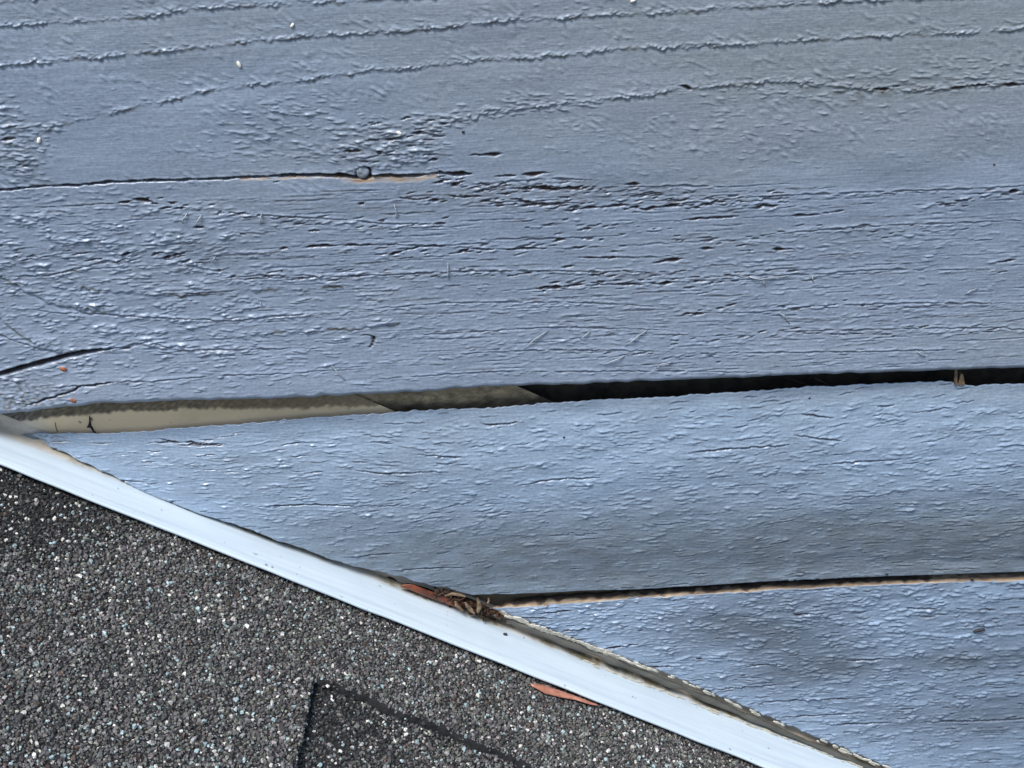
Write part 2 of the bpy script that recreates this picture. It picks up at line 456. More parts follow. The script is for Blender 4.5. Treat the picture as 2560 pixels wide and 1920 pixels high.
def ell(x, z, cx, cy, rx, ry, soft=0.35):
    """soft ellipse given in photo pixels, evaluated on the wall (mm)"""
    c = hit(cx, cy); ex = hit(cx + rx, cy); ez = hit(cx, cy - ry)
    ax, az = abs(ex[0] - c[0]), abs(ez[2] - c[2])
    q = np.sqrt(((x - c[0]) / ax) ** 2 + ((z - c[2]) / az) ** 2)
    return np.clip((1 + soft - q) / (2 * soft), 0, 1)

# ================================================================== THE WALL
house_wall = tag(empty('house_wall', (0, 9, 0)), 'weathered blue-grey painted board wall above the white flashing', 'wall')
house_wall.location = (0, 0, 0)
house_wall['kind'] = 'thing'

# ---- upper board -------------------------------------------------
ztopu = float(hit(1280, -90)[2])
FU = Face(XL - 4, XR + 4, float(hit(0, 1075)[2]), ztopu)
gx, gz = FU.GX, FU.GZ
RINGS = [
    [(-80, 70), (0, 64), (249, 50), (350, 43), (500, 20), (660, 13), (860, 5), (965, -2), (1500, -30)],
    [(-80, 172), (0, 165), (128, 152), (249, 142), (370, 132), (486, 119), (622, 103), (778, 91), (860, 85), (1025, 76), (1160, 62), (1258, 52), (1414, 47), (1456, 41), (1628, 33), (1710, 30), (1894, 17), (2011, 8), (2244, 0), (2640, -14)],
    [(117, 319), (187, 301), (272, 286), (350, 264), (440, 249), (505, 229), (622, 212), (739, 202), (860, 186), (928, 177), (1005, 173), (1122, 159), (1219, 148), (1309, 146), (1394, 138), (1472, 134), (1550, 122), (1700, 119), (1809, 111), (1894, 111), (1984, 103), (2089, 97), (2167, 93), (2283, 87), (2439, 83), (2560, 72), (2640, 66)],
    [(1080, 318), (1161, 295), (1239, 280), (1336, 268), (1433, 257), (1511, 249), (1628, 237), (1700, 224), (1778, 218), (1856, 210), (1918, 204), (2011, 206), (2069, 214), (2167, 224), (2244, 227), (2322, 224), (2400, 218), (2560, 208), (2640, 203)],
]
rings = [wl(r) for r in RINGS]
# soft undulation of the paint film
FU.H += 0.10 * N_big(gx, gz) + 0.02 * N_blob(gx, gz)
zmid = float(hit(1280, 470)[2])
uppart = np.clip((gz - zmid) / 12 + 0.5, 0, 1)
SMOOTH = [(250, 390, 150, 62), (1240, 345, 150, 62), (1250, 420, 260, 28), (2000, 440, 450, 40)]
calm = np.ones_like(gx)
for e_ in SMOOTH: calm = np.minimum(calm, 1 - 0.9 * ell(gx, gz, *e_, 0.4))
for r_ in rings:
    d_ = np.interp(gx[0], *r_)[None] - gz
    calm *= 1 - 0.75 * np.exp(-((d_ - 2.5) / 2.5) ** 2) * ((gx > r_[0][0]) & (gx < r_[0][-1]))
dimple = np.clip(0.25 + 0.8 * N_mid(gx * 0.8, gz * 0.8), 0.0, 1.4) * calm
dg = N_diag(gx, gz)
FU.H += 0.10 * uppart * dimple * np.where(dg > 0.6, dg, 0.3 * dg) + 0.012 * N_fine(gx, gz) * calm
FU.H += (1 - uppart) * (0.018 * N_streak(gx, gz) + 0.012 * N_fib(gx, gz))
for i, (r, a) in enumerate(zip(rings, (0.44, 0.48, 0.44, 0.42))):
    FU.ridge(r, a, seed=i + 1)
for g_, a_ in (([(-60, 660), (0, 690), (60, 722), (120, 752), (200, 772), (300, 778)], 0.9), ([(-60, 770), (0, 792), (50, 832), (110, 864), (160, 872)], 0.9), ([(200, 720), (420, 735), (700, 722), (860, 716)], 0.5), ([(560, 840), (700, 826), (860, 818), (1000, 806)], 0.5)):
    FU.ridge(wl(g_), a_, up=4.5, low=0.8, crumb=0.06, seed=40, dirt=0.5)
FU.ridge(wl([(-60, 4), (30, 2), (120, -8)]), 0.5, seed=9)

def above(line, x, z, fall):
    lx, lz = line
    d = z - np.interp(x, lx, lz)
    return np.where((d > 0) & (x > lx[0]) & (x < lx[-1]), np.exp(-d / fall), 0)

def w_ring(x, z):
    p = np.zeros_like(x)
    for r in rings: p = np.maximum(p, above(r, x, z, 2.2))
    return p
flakes(FU, 15000, w_ring, (0.8, 1.8), (0.35, 0.6), (0.15, 0.5), -0.25, 0.5, 11, 0.25)
def w_soft(x, z):
    p = 0.10 * (z > zmid)
    for r in rings: p = p + 0.5 * above(r, x, z, 6.0)
    for e_ in SMOOTH: p = p * (1 - 0.95 * ell(x, z, *e_, 0.4))
    return p * np.clip(0.6 + 0.7 * N_mid(x, z), 0.05, 1)
flakes(FU, 9000, w_soft, (0.8, 1.9), (0.35, 0.65), (0.08, 0.25), -0.35, 0.0, 12)
ROUGH = [(110, 318, 34, 20, 0.9), (82, 342, 26, 24, 0.9), (66, 385, 26, 30, 0.9), (74, 425, 28, 26, 0.9), (112, 456, 40, 14, 0.8), (1085, 325, 24, 22, 0.9), (1068, 362, 26, 28, 0.9), (1066, 405, 28, 24, 0.9), (40, 370, 75, 90, 1.0), (20, 300, 60, 60, 0.7), (960, 372, 150, 62, 1.0), (1120, 300, 90, 26, 0.8), (1330, 262, 160, 26, 0.6), (750, 330, 200, 90, 0.35), (2100, 215, 330, 30, 0.5), (2380, 190, 200, 40, 0.4)]
def w_rough(x, z):
    p = np.zeros_like(x)
    for cx, cy, rx, ry, k in ROUGH: p = np.maximum(p, k * ell(x, z, cx, cy, rx, ry))
    return p
flakes(FU, 26000, w_rough, (0.9, 2.3), (0.38, 0.65), (0.2, 0.6), -0.1, 0.7, 13, 0.4)
MED = [(680, 350, 260, 78, 0.6), (1750, 330, 450, 85, 0.6), (1500, 290, 300, 40, 0.3), (2300, 350, 260, 60, 0.3), (700, 260, 250, 50, 0.35)]
def w_med(x, z):
    p = np.zeros_like(x)
    for cx, cy, rx, ry, k in MED: p = np.maximum(p, k * ell(x, z, cx, cy, rx, ry, 0.6))
    return p * np.clip(0.65 + 0.6 * N_mid(x + 40, z), 0.1, 1.2)
flakes(FU, 12000, w_med, (0.9, 2.2), (0.38, 0.62), (0.15, 0.4), -0.12, 0.0, 14)
LOWR = [(230, 640, 420, 130, 1.0), (120, 560, 200, 70, 0.8), (350, 830, 520, 110, 0.95), (750, 780, 400, 120, 0.6), (60, 960, 150, 60, 0.9), (560, 930, 450, 50, 0.45), (1300, 820, 600, 110, 0.22), (2100, 640, 500, 60, 0.35), (2100, 760, 500, 120, 0.2)]
def w_low(x, z):
    p = np.zeros_like(x)
    for cx, cy, rx, ry, k in LOWR: p = np.maximum(p, k * ell(x, z, cx, cy, rx, ry, 0.5))
    return p * np.clip(0.7 + 0.5 * N_mid(x, z + 70), 0.1, 1.2)
flakes(FU, 30000, w_low, (0.9, 2.4), (0.34, 0.62), (0.22, 0.62), lambda x, z: 0.04 + 0.06 * N_big(x, z), 0.5, 15, 0.15)

# ring lines that sink: long thin grain lines of the lower half
GRAIN = [
    [(513, 529), (700, 540), (860, 550), (960, 560), (1103, 560)], [(1180, 459), (1390, 447), (1500, 452)], [(1560, 469), (1700, 465), (1830, 468)],
    [(1700, 500), (1918, 492), (2128, 482), (2283, 478), (2536, 467), (2640, 460)], [(1863, 595), (1972, 583), (2089, 572), (2244, 564), (2560, 552), (2640, 548)],
    [(560, 700), (850, 691), (1200, 678), (1355, 678), (1686, 682)], [(860, 779), (1044, 761), (1122, 757), (1394, 755), (1511, 759), (1700, 770)],
    [(955, 835), (1099, 833), (1239, 824), (1379, 816), (1560, 820), (1710, 826)], [(1037, 888), (1200, 878), (1336, 872), (1550, 872), (1710, 878)],
    [(900, 941), (1044, 934), (1239, 923), (1472, 923), (1710, 923), (1972, 926)], [(1700, 695), (2050, 686), (2186, 676), (2516, 674)],
    [(1700, 780), (1894, 781), (2050, 763), (2283, 757), (2560, 757), (2640, 755)], [(1836, 845), (1933, 829), (2089, 823), (2361, 818), (2497, 816), (2560, 822), (2640, 820)],
    [(1700, 880), (1949, 878), (2205, 874), (2477, 868)], [(0, 748), (70, 771), (136, 781), (206, 783), (428, 794), (583, 800), (739, 785), (860, 779)],
    [(-50, 828), (0, 833), (39, 849), (109, 868), (150, 876)], [(300, 865), (390, 853), (447, 870), (661, 868), (850, 865)],
    [(97, 961), (311, 942), (389, 942), (525, 930), (719, 925), (900, 915)], [(430, 655), (600, 690), (740, 688), (860, 690)], [(0, 690), (120, 690), (240, 660), (330, 640)],
    [(1500, 640), (1560, 645), (1700, 640)], [(880, 610), (1090, 615), (1250, 605)],
]
for i, g in enumerate(GRAIN):
    FU.slit(wl(g), 0.6, 0.26, 0.35, 0.12, (1, 1), 0.30, seed=i, var=0.5)
    lx, lz = wl(g)
    for x in np.arange(lx[0], lx[-1], 2.2):
        if rng.uniform() < 0.35:
            z = np.interp(x, lx, lz)
            FU.scale(x, z - rng.uniform(0.2, 1.4), rng.uniform(0.8, 2.5), rng.uniform(0.4, 0.7), rng.normal(0.05, 0.1), rng.uniform(0.15, 0.45), 0.6 * (rng.uniform() < 0.4))
# dark open splits
SPL = [(1080, 459, 1110, 457), (1125, 461, 1150, 458), (1180, 463, 1215, 459), (1195, 465, 1225, 463), (1270, 472, 1390, 466), (1340, 475, 1440, 468), (1400, 472, 1460, 466), (995, 493, 1050, 500), (1100, 493, 1150, 492), (1150, 492, 1205, 491), (1240, 484, 1278, 485), (1060, 503, 1100, 500), (1290, 501, 1330, 503), (1238, 515, 1262, 513), (1265, 511, 1295, 509), (1290, 517, 1380, 509), (1375, 513, 1430, 507), (1390, 494, 1430, 494), (1410, 527, 1445, 525), (1440, 523, 1500, 519), (1495, 519, 1570, 513), (1570, 520, 1600, 520), (1582, 524, 1650, 519), (1640, 518, 1710, 514), (1575, 492, 1645, 483), (1080, 561, 1115, 559), (1440, 577, 1480, 571), (1385, 603, 1415, 600), (1440, 620, 1470, 617), (895, 511, 912, 508), (850, 614, 935, 612), (970, 640, 1010, 628), (1010, 626, 1050, 617), (1045, 617, 1120, 615), (1143, 632, 1175, 621), (1175, 621, 1250, 624), (1255, 624, 1370, 622), (1440, 646, 1560, 643), (1470, 688, 1525, 680), (1570, 690, 1600, 686), (1335, 722, 1410, 718), (1405, 717, 1465, 710), (1470, 712, 1620, 712), (1625, 711, 1700, 705), (1630, 659, 1712, 648), (1745, 621, 1790, 624), (1850, 627, 1885, 627), (1930, 624, 1985, 623), (1975, 540, 2055, 537), (2055, 534, 2112, 527), (1700, 550, 1860, 540), (1875, 520, 1950, 514), (1740, 517, 1800, 497), (2345, 515, 2380, 511), (2385, 502, 2425, 501), (2520, 481, 2550, 478), (2490, 683, 2520, 678), (1730, 705, 1770, 702), (1770, 710, 1785, 706), (1730, 786, 1765, 781), (400, 523, 430, 518), (435, 522, 462, 518), (483, 570, 512, 566), (290, 510, 330, 500), (330, 498, 385, 506), (770, 577, 800, 578), (700, 625, 722, 621), (755, 618, 870, 613), (430, 640, 450, 634), (405, 645, 430, 640), (380, 640, 400, 630), (280, 657, 320, 645), (300, 640, 330, 630), (450, 660, 478, 648), (680, 455, 700, 454), (1097, 311, 1120, 305), (855, 379, 905, 375), (960, 348, 1010, 344), (905, 352, 945, 350), (1068, 402, 1095, 397), (1000, 300, 1030, 296), (1025, 333, 1060, 329), (1135, 434, 1180, 436), (1230, 441, 1390, 431), (1170, 388, 1260, 386), (2182, 222, 2225, 222), (2230, 220, 2250, 217), (2320, 224, 2340, 221), (2370, 222, 2420, 218), (2420, 216, 2475, 213), (2500, 213, 2580, 208), (1700, 216, 1730, 224), (1560, 462, 1600, 460), (300, 868, 330, 864), (2490, 656, 2540, 650), (1790, 770, 1810, 768), (600, 585, 615, 586)]
for i, (x0, y0, x1, y1) in enumerate(SPL):
    FU.slit(wl([(x0, y0), ((x0 + x1) / 2, (y0 + y1) / 2 + rng.normal(0, 1.2)), (x1, y1)]), 1.3, 0.30 + 0.14 * rng.uniform(), 1.0, 0.10, (1, 1), 0.14, seed=i, var=0.4)
r = np.random.default_rng(21)
CHAINS = [([(330, 498), (430, 515), (470, 525), (560, 535), (700, 548), (860, 556), (960, 565), (1110, 562)], 1.0, 9), ([(280, 655), (330, 640), (400, 632), (480, 655), (530, 680), (600, 693), (700, 690), (860, 690), (1010, 690), (1200, 682), (1390, 680), (1560, 690), (1700, 690)], 0.9, 8),
          ([(1080, 459), (1200, 466), (1390, 470), (1500, 480), (1700, 500), (1950, 500)], 1.6, 9), ([(990, 496), (1200, 495), (1400, 515), (1560, 519), (1700, 512), (1960, 516)], 1.2, 9), ([(0, 622), (60, 640), (130, 630), (250, 655)], 1.0, 10), ([(1300, 560), (1450, 575), (1600, 575), (1720, 600), (1800, 610), (1900, 590), (2100, 580), (2400, 570)], 0.7, 10),
          ([(1350, 720), (1600, 705), (1760, 705), (1850, 690), (2000, 690)], 1.1, 10), ([(1700, 785), (1800, 772), (2000, 768), (2330, 762)], 0.6, 8), ([(1650, 850), (1750, 848), (1850, 845), (2000, 832), (2330, 825), (2500, 820)], 0.7, 8), ([(2300, 515), (2400, 503), (2560, 478)], 1.2, 9), ([(860, 614), (1010, 630), (1250, 622), (1400, 610), (1560, 612)], 0.6, 9), ([(1500, 880), (1700, 890), (1900, 885)], 0.6, 8), ([(900, 300), (960, 345), (1060, 335), (1100, 310)], 1.3, 16), ([(860, 385), (950, 380), (1090, 398)], 1.2, 16), ([(5, 330), (30, 390), (60, 450)], 1.4, 16)]
for ci, (g, dn_, sp_) in enumerate(CHAINS):
    a = np.array(g, float)
    ln = np.concatenate([[0], np.cumsum(np.hypot(*np.diff(a, axis=0).T))])
    for q_ in np.arange(0, ln[-1], 11 / dn_):
        x, y = np.interp(q_, ln, a[:, 0]) + r.normal(0, 8), np.interp(q_, ln, a[:, 1]) + r.normal(0, sp_)
        l = r.uniform(9, 38); sl_ = r.uniform(0.0, 0.25)
        if r.uniform() < 0.62:
            FU.slit(wl([(x, y), (x + l, y - sl_ * l)]), r.uniform(0.5, 1.2), r.uniform(0.18, 0.32), r.uniform(0.5, 1.0), 0.05, (1, 1), 0.15, seed=int(q_) + ci)
        else:
            p = hit(x, y); FU.scale(p[0], p[2], l * 0.05 + 0.4, r.uniform(0.35, 0.6), sl_, r.uniform(0.2, 0.5), 0.5)
for i in range(520):                                                  # hairline checks that follow the grain
    x, y, l = r.uniform(-40, 2560), r.uniform(470, 930), r.uniform(40, 230)
    if x < 500 and r.uniform() < 0.6: continue
    FU.slit(wl([(x, y), (x + l * 0.5, y - 0.02 * l + r.normal(0, 1.0)), (x + l, y - 0.045 * l)]), r.uniform(0.1, 0.4), r.uniform(0.13, 0.22), 0.45 * (r.uniform() < 0.4), 0.06, (1, 1), 0.10, seed=i, var=0.6)
p = hit(906, 432); FU.hole(p[0] + 0.45, p[2] - 0.15, 2.75, 2.0)
for (x, y, q_) in ((934, 840, 0.4), (935, 846, 0.5), (934, 852, 0.6), (931, 858, 0.5), (926, 863, 0.35), (1360, 728, 0.3), (548, 677, 0.5)):
    p = hit(x, y); FU.hole(p[0], p[2], q_ * 1.1, 1.2)
FU.slit(wl([(900, 836), (918, 835), (937, 839)]), 0.8, 0.35, 0.9, 0.1, (1, 0.2), 0.2)
# the long cracks
CR1 = wl([(-60, 481), (0, 476), (39, 472), (109, 465), (198, 463), (272, 455), (389, 451), (494, 449), (575, 445), (661, 441), (739, 437), (860, 438), (901, 445), (928, 440), (1044, 438), (1100, 431)])
FU.slit(CR1, 2.6, 0.38, 1.0, 0.10, (0, 0.6), 0.12, seed=3)
FU.slit(wl([(600, 447), (661, 444), (760, 441), (860, 441)]), 0.2, 0.2, 0.0, 0.1, (1, 0.2), 0.0, woodlow=0.45, seed=3)
FU.slit(wl([(640, 442), (739, 438), (860, 438), (901, 445), (928, 440), (1044, 438), (1100, 431)]), 1.6, 0.58, 1.0, 0.14, (1, 0.6), 0.15, seed=5)
FU.slit(wl([(850, 441), (901, 448), (928, 443), (1044, 441), (1092, 434)]), 0.9, 0.35, 0.6, 0.1, (0.6, 0.6), 0.0, woodlow=1.4, seed=5)
FU.slit(wl([(1098, 433), (1180, 435)]), 2.2, 0.75, 1.0, 0.2, (0.3, 0.6), 0.2, seed=6)
FU.slit(wl([(-60, 941), (0, 927), (78, 907), (175, 882), (233, 872), (310, 862)]), 4.0, 1.0, 1.0, 0.04, (0, 1), 0.2, seed=8, var=0.08)
FU.slit(wl([(300, 866), (385, 846)]), 0.5, 0.5, 0.2, 0.15, (1, 1), 0.3, seed=9)
FU.slit(wl([(60, 1000), (78, 995), (175, 967), (210, 952), (300, 944)]), 1.8, 0.45, 0.9, 0.2, (1, 1), 0.15, seed=10)
# the grime that sits in the rough hollows
FU.dirt = np.maximum(FU.dirt, 0.55 * np.clip(w_rough(gx.ravel(), gz.ravel()).reshape(gx.shape) - 0.3, 0, 1) * np.clip(0.3 + N_fine(gx, gz), 0, 1))
FU.dirt = np.maximum(FU.dirt, 0.45 * ell(gx, gz, 1330, 490, 420, 36, 0.6) * np.clip(0.3 + N_fib(gx, gz), 0, 1))
FU.dirt = np.maximum(FU.dirt, 0.75 * ell(gx, gz, 40, 985, 120, 55, 0.6) * np.clip(0.35 + N_fine(gx, gz), 0, 1))
FU.dirt = np.maximum(FU.dirt, 0.4 * ell(gx, gz, 2180, 230, 190, 22, 0.6) * np.clip(0.5 + N_blob(gx, gz), 0, 1))

FU.tint = np.clip(0.9 * ell(gx, gz, 2350, 100, 900, 260, 0.8) + 0.25 * ell(gx, gz, 900, 80, 900, 160, 0.8), 0, 1)  # grey reflection at the upper right put into the paint colour
xs = xcols(XL, XR, 0.47, XL - 130, XR + 130)
zb = ext(up_bot, xs) + 0.18 * N_1d(xs * 0.35, 40)
zt = np.full_like(xs, ztopu + 70)
def shape_u(x, z):
    c_ = hit(250, 960)
    q = np.clip((z - c_[2]) / 62.0, -0.3, 1)
    side = 1 / (1 + np.exp((x - c_[0] - 60) / 38.0))
    return 0.25 * np.sin(x / 90) + (0.35 + 0.65 * side) * 12.0 * (q - 0.62 * q * q - 0.38)
# dense rows in view, coarse rows above the frame
def board_upper():
    hi = 110.0
    f_ = hi / (ztopu + hi - float(zb.mean()))
    t_ = np.concatenate([np.linspace(0, f_, 40)[:-1], np.linspace(f_, 1, 570)])
    return board(FU, xs, np.full_like(xs, ztopu + hi), zb, 0, M_upper, house_wall, shape_u, 6.6, 0.3, 2.4, edge_dirt=(0, 0.75), tt=t_,
                 label='broad top board with arching raised grain and long open cracks')
upper_board = board_upper()
print('upper done', time.time() - T0)

# ---- middle board ------------------------------------------------
z0m, z1m = float(hit(2600, 1500)[2]), float(hit(2600, 930)[2])
z0m = min(z0m, float(hit(1180, 1500)[2])) - 2
FM = Face(float(hit(20, 1080)[0]) - 3, XR + 4, z0m, z1m + 2)
gx, gz = FM.GX, FM.GZ
flowM = lambda x, z: 0.04 + 0.055 * N_big(x * 0.5, z * 0.5)
FM.H += 0.16 * N_big(gx, gz) + 0.06 * N_mid(gx, gz) + 0.022 * N_streak(gx, gz + 0.06 * gx) + 0.015 * N_fib(gx, gz) + 0.015 * N_fine(gx, gz)
def w_m(x, z):
    t = (ext(mid_top, x) - z)
    p = np.clip((t - 3.5) / 6, 0.05, 1)
    return p * np.clip(0.62 + 0.55 * N_mid(x, z + 30), 0.08, 1.2) * (0.85 - 0.35 * np.clip((t - 45) / 30, 0, 1))
flakes(FM, 17000, w_m, (0.9, 2.5), (0.32, 0.58), (0.16, 0.5), flowM, 0.35, 31, 0.12)
r = np.random.default_rng(33)
for i in range(520):
    x = r.uniform(FM.x0, FM.x1); z = r.uniform(FM.z0, FM.z1); l = r.uniform(2, 13)
    s = float(flowM(np.array([x]), np.array([z]))[0])
    FM.slit((np.array([x, x + l / 2, x + l]), np.array([z, z + s * l / 2 + r.normal(0, 0.25), z + s * l])), r.uniform(0.25, 0.8), r.uniform(0.16, 0.28), 0.4, 0.14, (1, 1), 0.2, seed=i)
SPM = [[(860, 1384), (930, 1376), (1010, 1372)], [(980, 1421), (1100, 1412), (1180, 1412)], [(120, 1128), (140, 1132)], [(390, 1107), (450, 1117)], [(360, 1119), (420, 1115), (570, 1116)], [(430, 1122), (570, 1118)], [(280, 1199), (360, 1201)], [(1980, 1086), (2050, 1092), (2110, 1100)], [(2000, 1038), (2090, 1047)],
       [(405, 1250), (440, 1246)], [(1085, 1140), (1160, 1138)], [(2190, 1020), (2240, 1018)], [(2030, 1158), (2110, 1150), (2270, 1140)], [(1200, 1063), (1225, 1068), (1300, 1060)], [(1700, 1130), (1830, 1118), (2000, 1106)], [(880, 1170), (960, 1178), (1100, 1172)], [(640, 1255), (760, 1250), (900, 1256)], [(1280, 1205), (1400, 1190), (1510, 1185)]]
for i, g in enumerate(SPM):
    FM.slit(wl(g), 1.2, 0.34, 0.8, 0.14, (1, 1), 0.25, seed=i + 50)
FM.dirt = np.maximum(FM.dirt, 0.8 * ell(gx, gz, 90, 1105, 60, 26, 0.6) * np.clip(0.5 + N_fine(gx, gz), 0, 1))
FM.dirt = np.maximum(FM.dirt, 0.22 * np.clip((ext(mid_top, gx) - gz - 52) / 18, 0, 1) * np.clip(0.6 + N_mid(gx, gz), 0, 1))
FM.tint = np.clip(0.75 * np.clip((ext(mid_top, gx) - gz - 38) / 34, 0, 1) * np.clip(0.35 + (gx + 150) / 260, 0.1, 1) + 0.5 * np.clip(1 - (ext(mid_top, gx) - gz) / 9, 0, 1) * np.clip((gx + 20) / 120, 0, 1), 0, 1)  # painted in: grey roof reflection low down, soft shadow strip below the gap
x0 = float(wl([(30, 1083), (41, 1088)])[0][0])
xs = xcols(x0, XR, 0.48, None, XR + 130)
ztm = ext(mid_top, xs) + 0.16 * N_1d(xs * 0.9, 71) + 0.12 * np.clip(N_1d(xs * 0.35, 17), 0, 2)
zbm = np.maximum(ext(mid_bot, xs), ext(cut, xs) + 0.3 * N_1d(xs * 0.4, 5))
zbm = np.minimum(zbm, ztm - 0.05)
def shape_m(x, z):
    t = np.clip((ext(mid_top, x) - z) / 92.0, 0, 1)
    m_ = sidem(x)
    return 2.3 + 2.4 * m_ - (19.5 + 7.5 * m_) * t + (17.0 + 6.0 * m_) * t * t + 0.5 * np.sin(x / 70)
middle_board = board(FM, xs, ztm, zbm, 275, M_mid, house_wall, shape_m, 6.8, 0.6, 0.9, chamfer=6.0, edge_dirt=(0.2, 0.8), label='narrow middle board with its pointed left end cut along the flashing')
print('middle done', time.time() - T0)

# ---- lower board -------------------------------------------------
xl0 = float(low_top[0][0]) + 0.2
FL = Face(xl0 - 3, XR + 4, float(hit(2600, 2010)[2]), float(hit(2600, 1440)[2]) + 2)
gx, gz = FL.GX, FL.GZ
FL.H += 0.16 * N_big(gx + 90, gz) + 0.08 * N_mid(gx + 50, gz) + 0.03 * N_streak(gx + 31, gz) + 0.015 * N_fib(gx, gz + 9) + 0.02 * N_fine(gx + 9, gz)
def w_l(x, z):
    return np.clip(0.7 + 0.5 * N_mid(x, z + 130), 0.12, 1.2)
flakes(FL, 13000, w_l, (0.9, 2.6), (0.36, 0.66), (0.2, 0.6), lambda x, z: 0.03 + 0.05 * N_big(x, z), 0.45, 41, 0.18)
SPB = [[(1780, 1728), (1865, 1720), (1910, 1718), (1975, 1712)], [(1935, 1799), (2050, 1792), (2150, 1786)], [(1860, 1763), (2020, 1752), (2180, 1745)], [(2050, 1815), (2240, 1808)], [(1985, 1540), (2025, 1538)], [(1740, 1650), (1760, 1648)], [(2440, 1525), (2490, 1524)], [(2250, 1775), (2290, 1772)], [(2290, 1807), (2560, 1800)], [(2260, 1524), (2350, 1525)],
       [(1340, 1535), (1440, 1530)], [(1290, 1545), (1390, 1548)], [(1400, 1580), (1480, 1575)], [(1500, 1625), (1600, 1612)], [(1620, 1672), (1690, 1668)], [(1860, 1668), (1960, 1660)], [(2110, 1655), (2220, 1648)]]
for i, g in enumerate(SPB):
    FL.slit(wl(g), 1.5, 0.42, 1.0, 0.16, (1, 1), 0.25, seed=i + 90)
r = np.random.default_rng(43)
for i in range(420):
    x = r.uniform(FL.x0, FL.x1); z = r.uniform(FL.z0, FL.z1); l = r.uniform(2, 8)
    FL.slit((np.array([x, x + l / 2, x + l]), np.array([z, z + r.normal(0, 0.25), z + r.normal(0, 0.3)])), r.uniform(0.4, 1.0), r.uniform(0.18, 0.34), 0.7, 0.1, (1, 1), 0.2, seed=i)
FL.tint = np.clip(0.8 * ell(gx, gz, 1850, 1570, 190, 60, 0.7) + 0.8 * ell(gx, gz, 2030, 1640, 120, 50, 0.7) + 0.6 * ell(gx, gz, 1950, 1690, 160, 30, 0.7) + 0.7 * ell(gx, gz, 2400, 1650, 250, 25, 0.7) + 0.6 * ell(gx, gz, 2480, 1800, 300, 40, 0.7), 0, 1)
FL.dirt = np.maximum(FL.dirt, 0.10 * np.clip(N_big(gx * 1.6, gz * 1.6 + 40) - 0.25, 0, 1))
xs = xcols(xl0, XR, 0.48, None, XR + 130)
ztl = ext(low_top, xs) + 0.12 * N_1d(xs * 0.8, 23)
zbl = np.maximum(np.full_like(xs, float(hit(2600, 2000)[2])), ext(cut, xs) + 0.3 * N_1d(xs * 0.4, 8))
zbl = np.minimum(zbl, ztl - 0.05)
lower_board = board(FL, xs, ztl, zbl, 275, M_low, house_wall, lambda x, z: 0.8 + 0.5 * np.sin(x / 60) - 2.2 * np.clip((ext(low_top, x) - z) / 90, 0, 1) + 1.8 * np.clip((ext(low_top, x) - z) / 90, 0, 1) ** 2, 7.2, 0.35, 0.9, edge_wood=(0.95, 0.0), edge_dirt=(0.1, 0.8), clean_from=float(hit(2320, 1457)[0]), label='flaking lowest board with a bare wood top edge')
print('lower done', time.time() - T0)

# ---- sheathing behind the boards ---------------------------------
v, f = [], []
y0, y1 = 16.0, 26.0
xa, xb, za, zbt = XL - 140, XR + 140, -420, ztopu + 110
nx = 60
gxs = np.linspace(xa, xb, nx); gzs = np.linspace(za, zbt, 50)
GX, GZ = np.meshgrid(gxs, gzs)
V = np.stack([GX, y0 + 0.8 * N_big(GX * 2, GZ * 2), GZ], -1).reshape(-1, 3)
mesh_obj('sheathing', V, grid_faces(50, nx), M_paper, house_wall)

# ================================================================== FLASHING
F_in = hit(np.array([0.0, 2089.0]), np.array([1088.0, 1889.0]))      # where its top meets the plane of the boards
dF = F_in[1] - F_in[0]; dF /= np.linalg.norm(dF)
nF = np.cross(np.array([0, -1.0, 0]), dF); nF = nF if nF[2] > 0 else -nF
pO = hit(np.array([0.0, 1900.0]), np.array([1157.0, 1157 + 0.397 * 1900]), F_in[0], nF)
print('outer edge y', pO[:, 1], 'slope deg', math.degrees(math.asin(dF[2])), 'nF', nF)
O = F_in[0]
def fl(s, y, h):
    """point on the flashing: s along it, y depth, h above its plane (mm)"""
    s, y, h = np.broadcast_arrays(np.asarray(s, float), y, h)
    return O + s[..., None] * dF + np.stack([np.zeros_like(s), y, np.zeros_like(s)], -1) + h[..., None] * nF
S0, S1 = -150.0, 560.0
LEG_Y = 8.0
flashing = tag(empty('flashing'), 'white coated metal flashing strip between board wall and shingles', 'flashing')
ss = np.concatenate([np.linspace(S0, -30, 25), np.arange(-29, 440, 1.0), np.linspace(442, S1, 20)])
yo = np.interp(ss, [(pO[0] - O) @ dF, (pO[1] - O) @ dF], pO[:, 1])
yo = yo + 0.15 * N_1d(ss * 0.12, 3)
wave = 0.12 * N_1d(ss * 0.04, 8) + 0.03 * N_1d(ss * 0.2, 19)
rows, att = [], []
def frow(y, h, brown, dirt, tan):
    rows.append(fl(ss, y, h)); att.append(np.stack([np.broadcast_to(np.clip(q, 0, 1), ss.shape) for q in (brown, dirt, tan)] + [np.ones_like(ss)], -1))
dn = np.clip(0.6 + 0.5 * N_1d(ss * 0.15, 44), 0.15, 1.2)
R_ = 4.0
frow(yo + 3.0, -1.7 + 0 * ss, 0.6, 0.6, 0.3)                        # hem folded back under the edge
frow(yo + 0.9, -1.6 + 0 * ss, 0, 0.2, 0)
for a in np.linspace(-80, 80, 7):
    frow(yo + 0.55 - 0.55 * math.cos(math.radians(a)), -0.75 + 0.75 * math.sin(math.radians(a)) + wave * 0.0, 0, 0, 0)
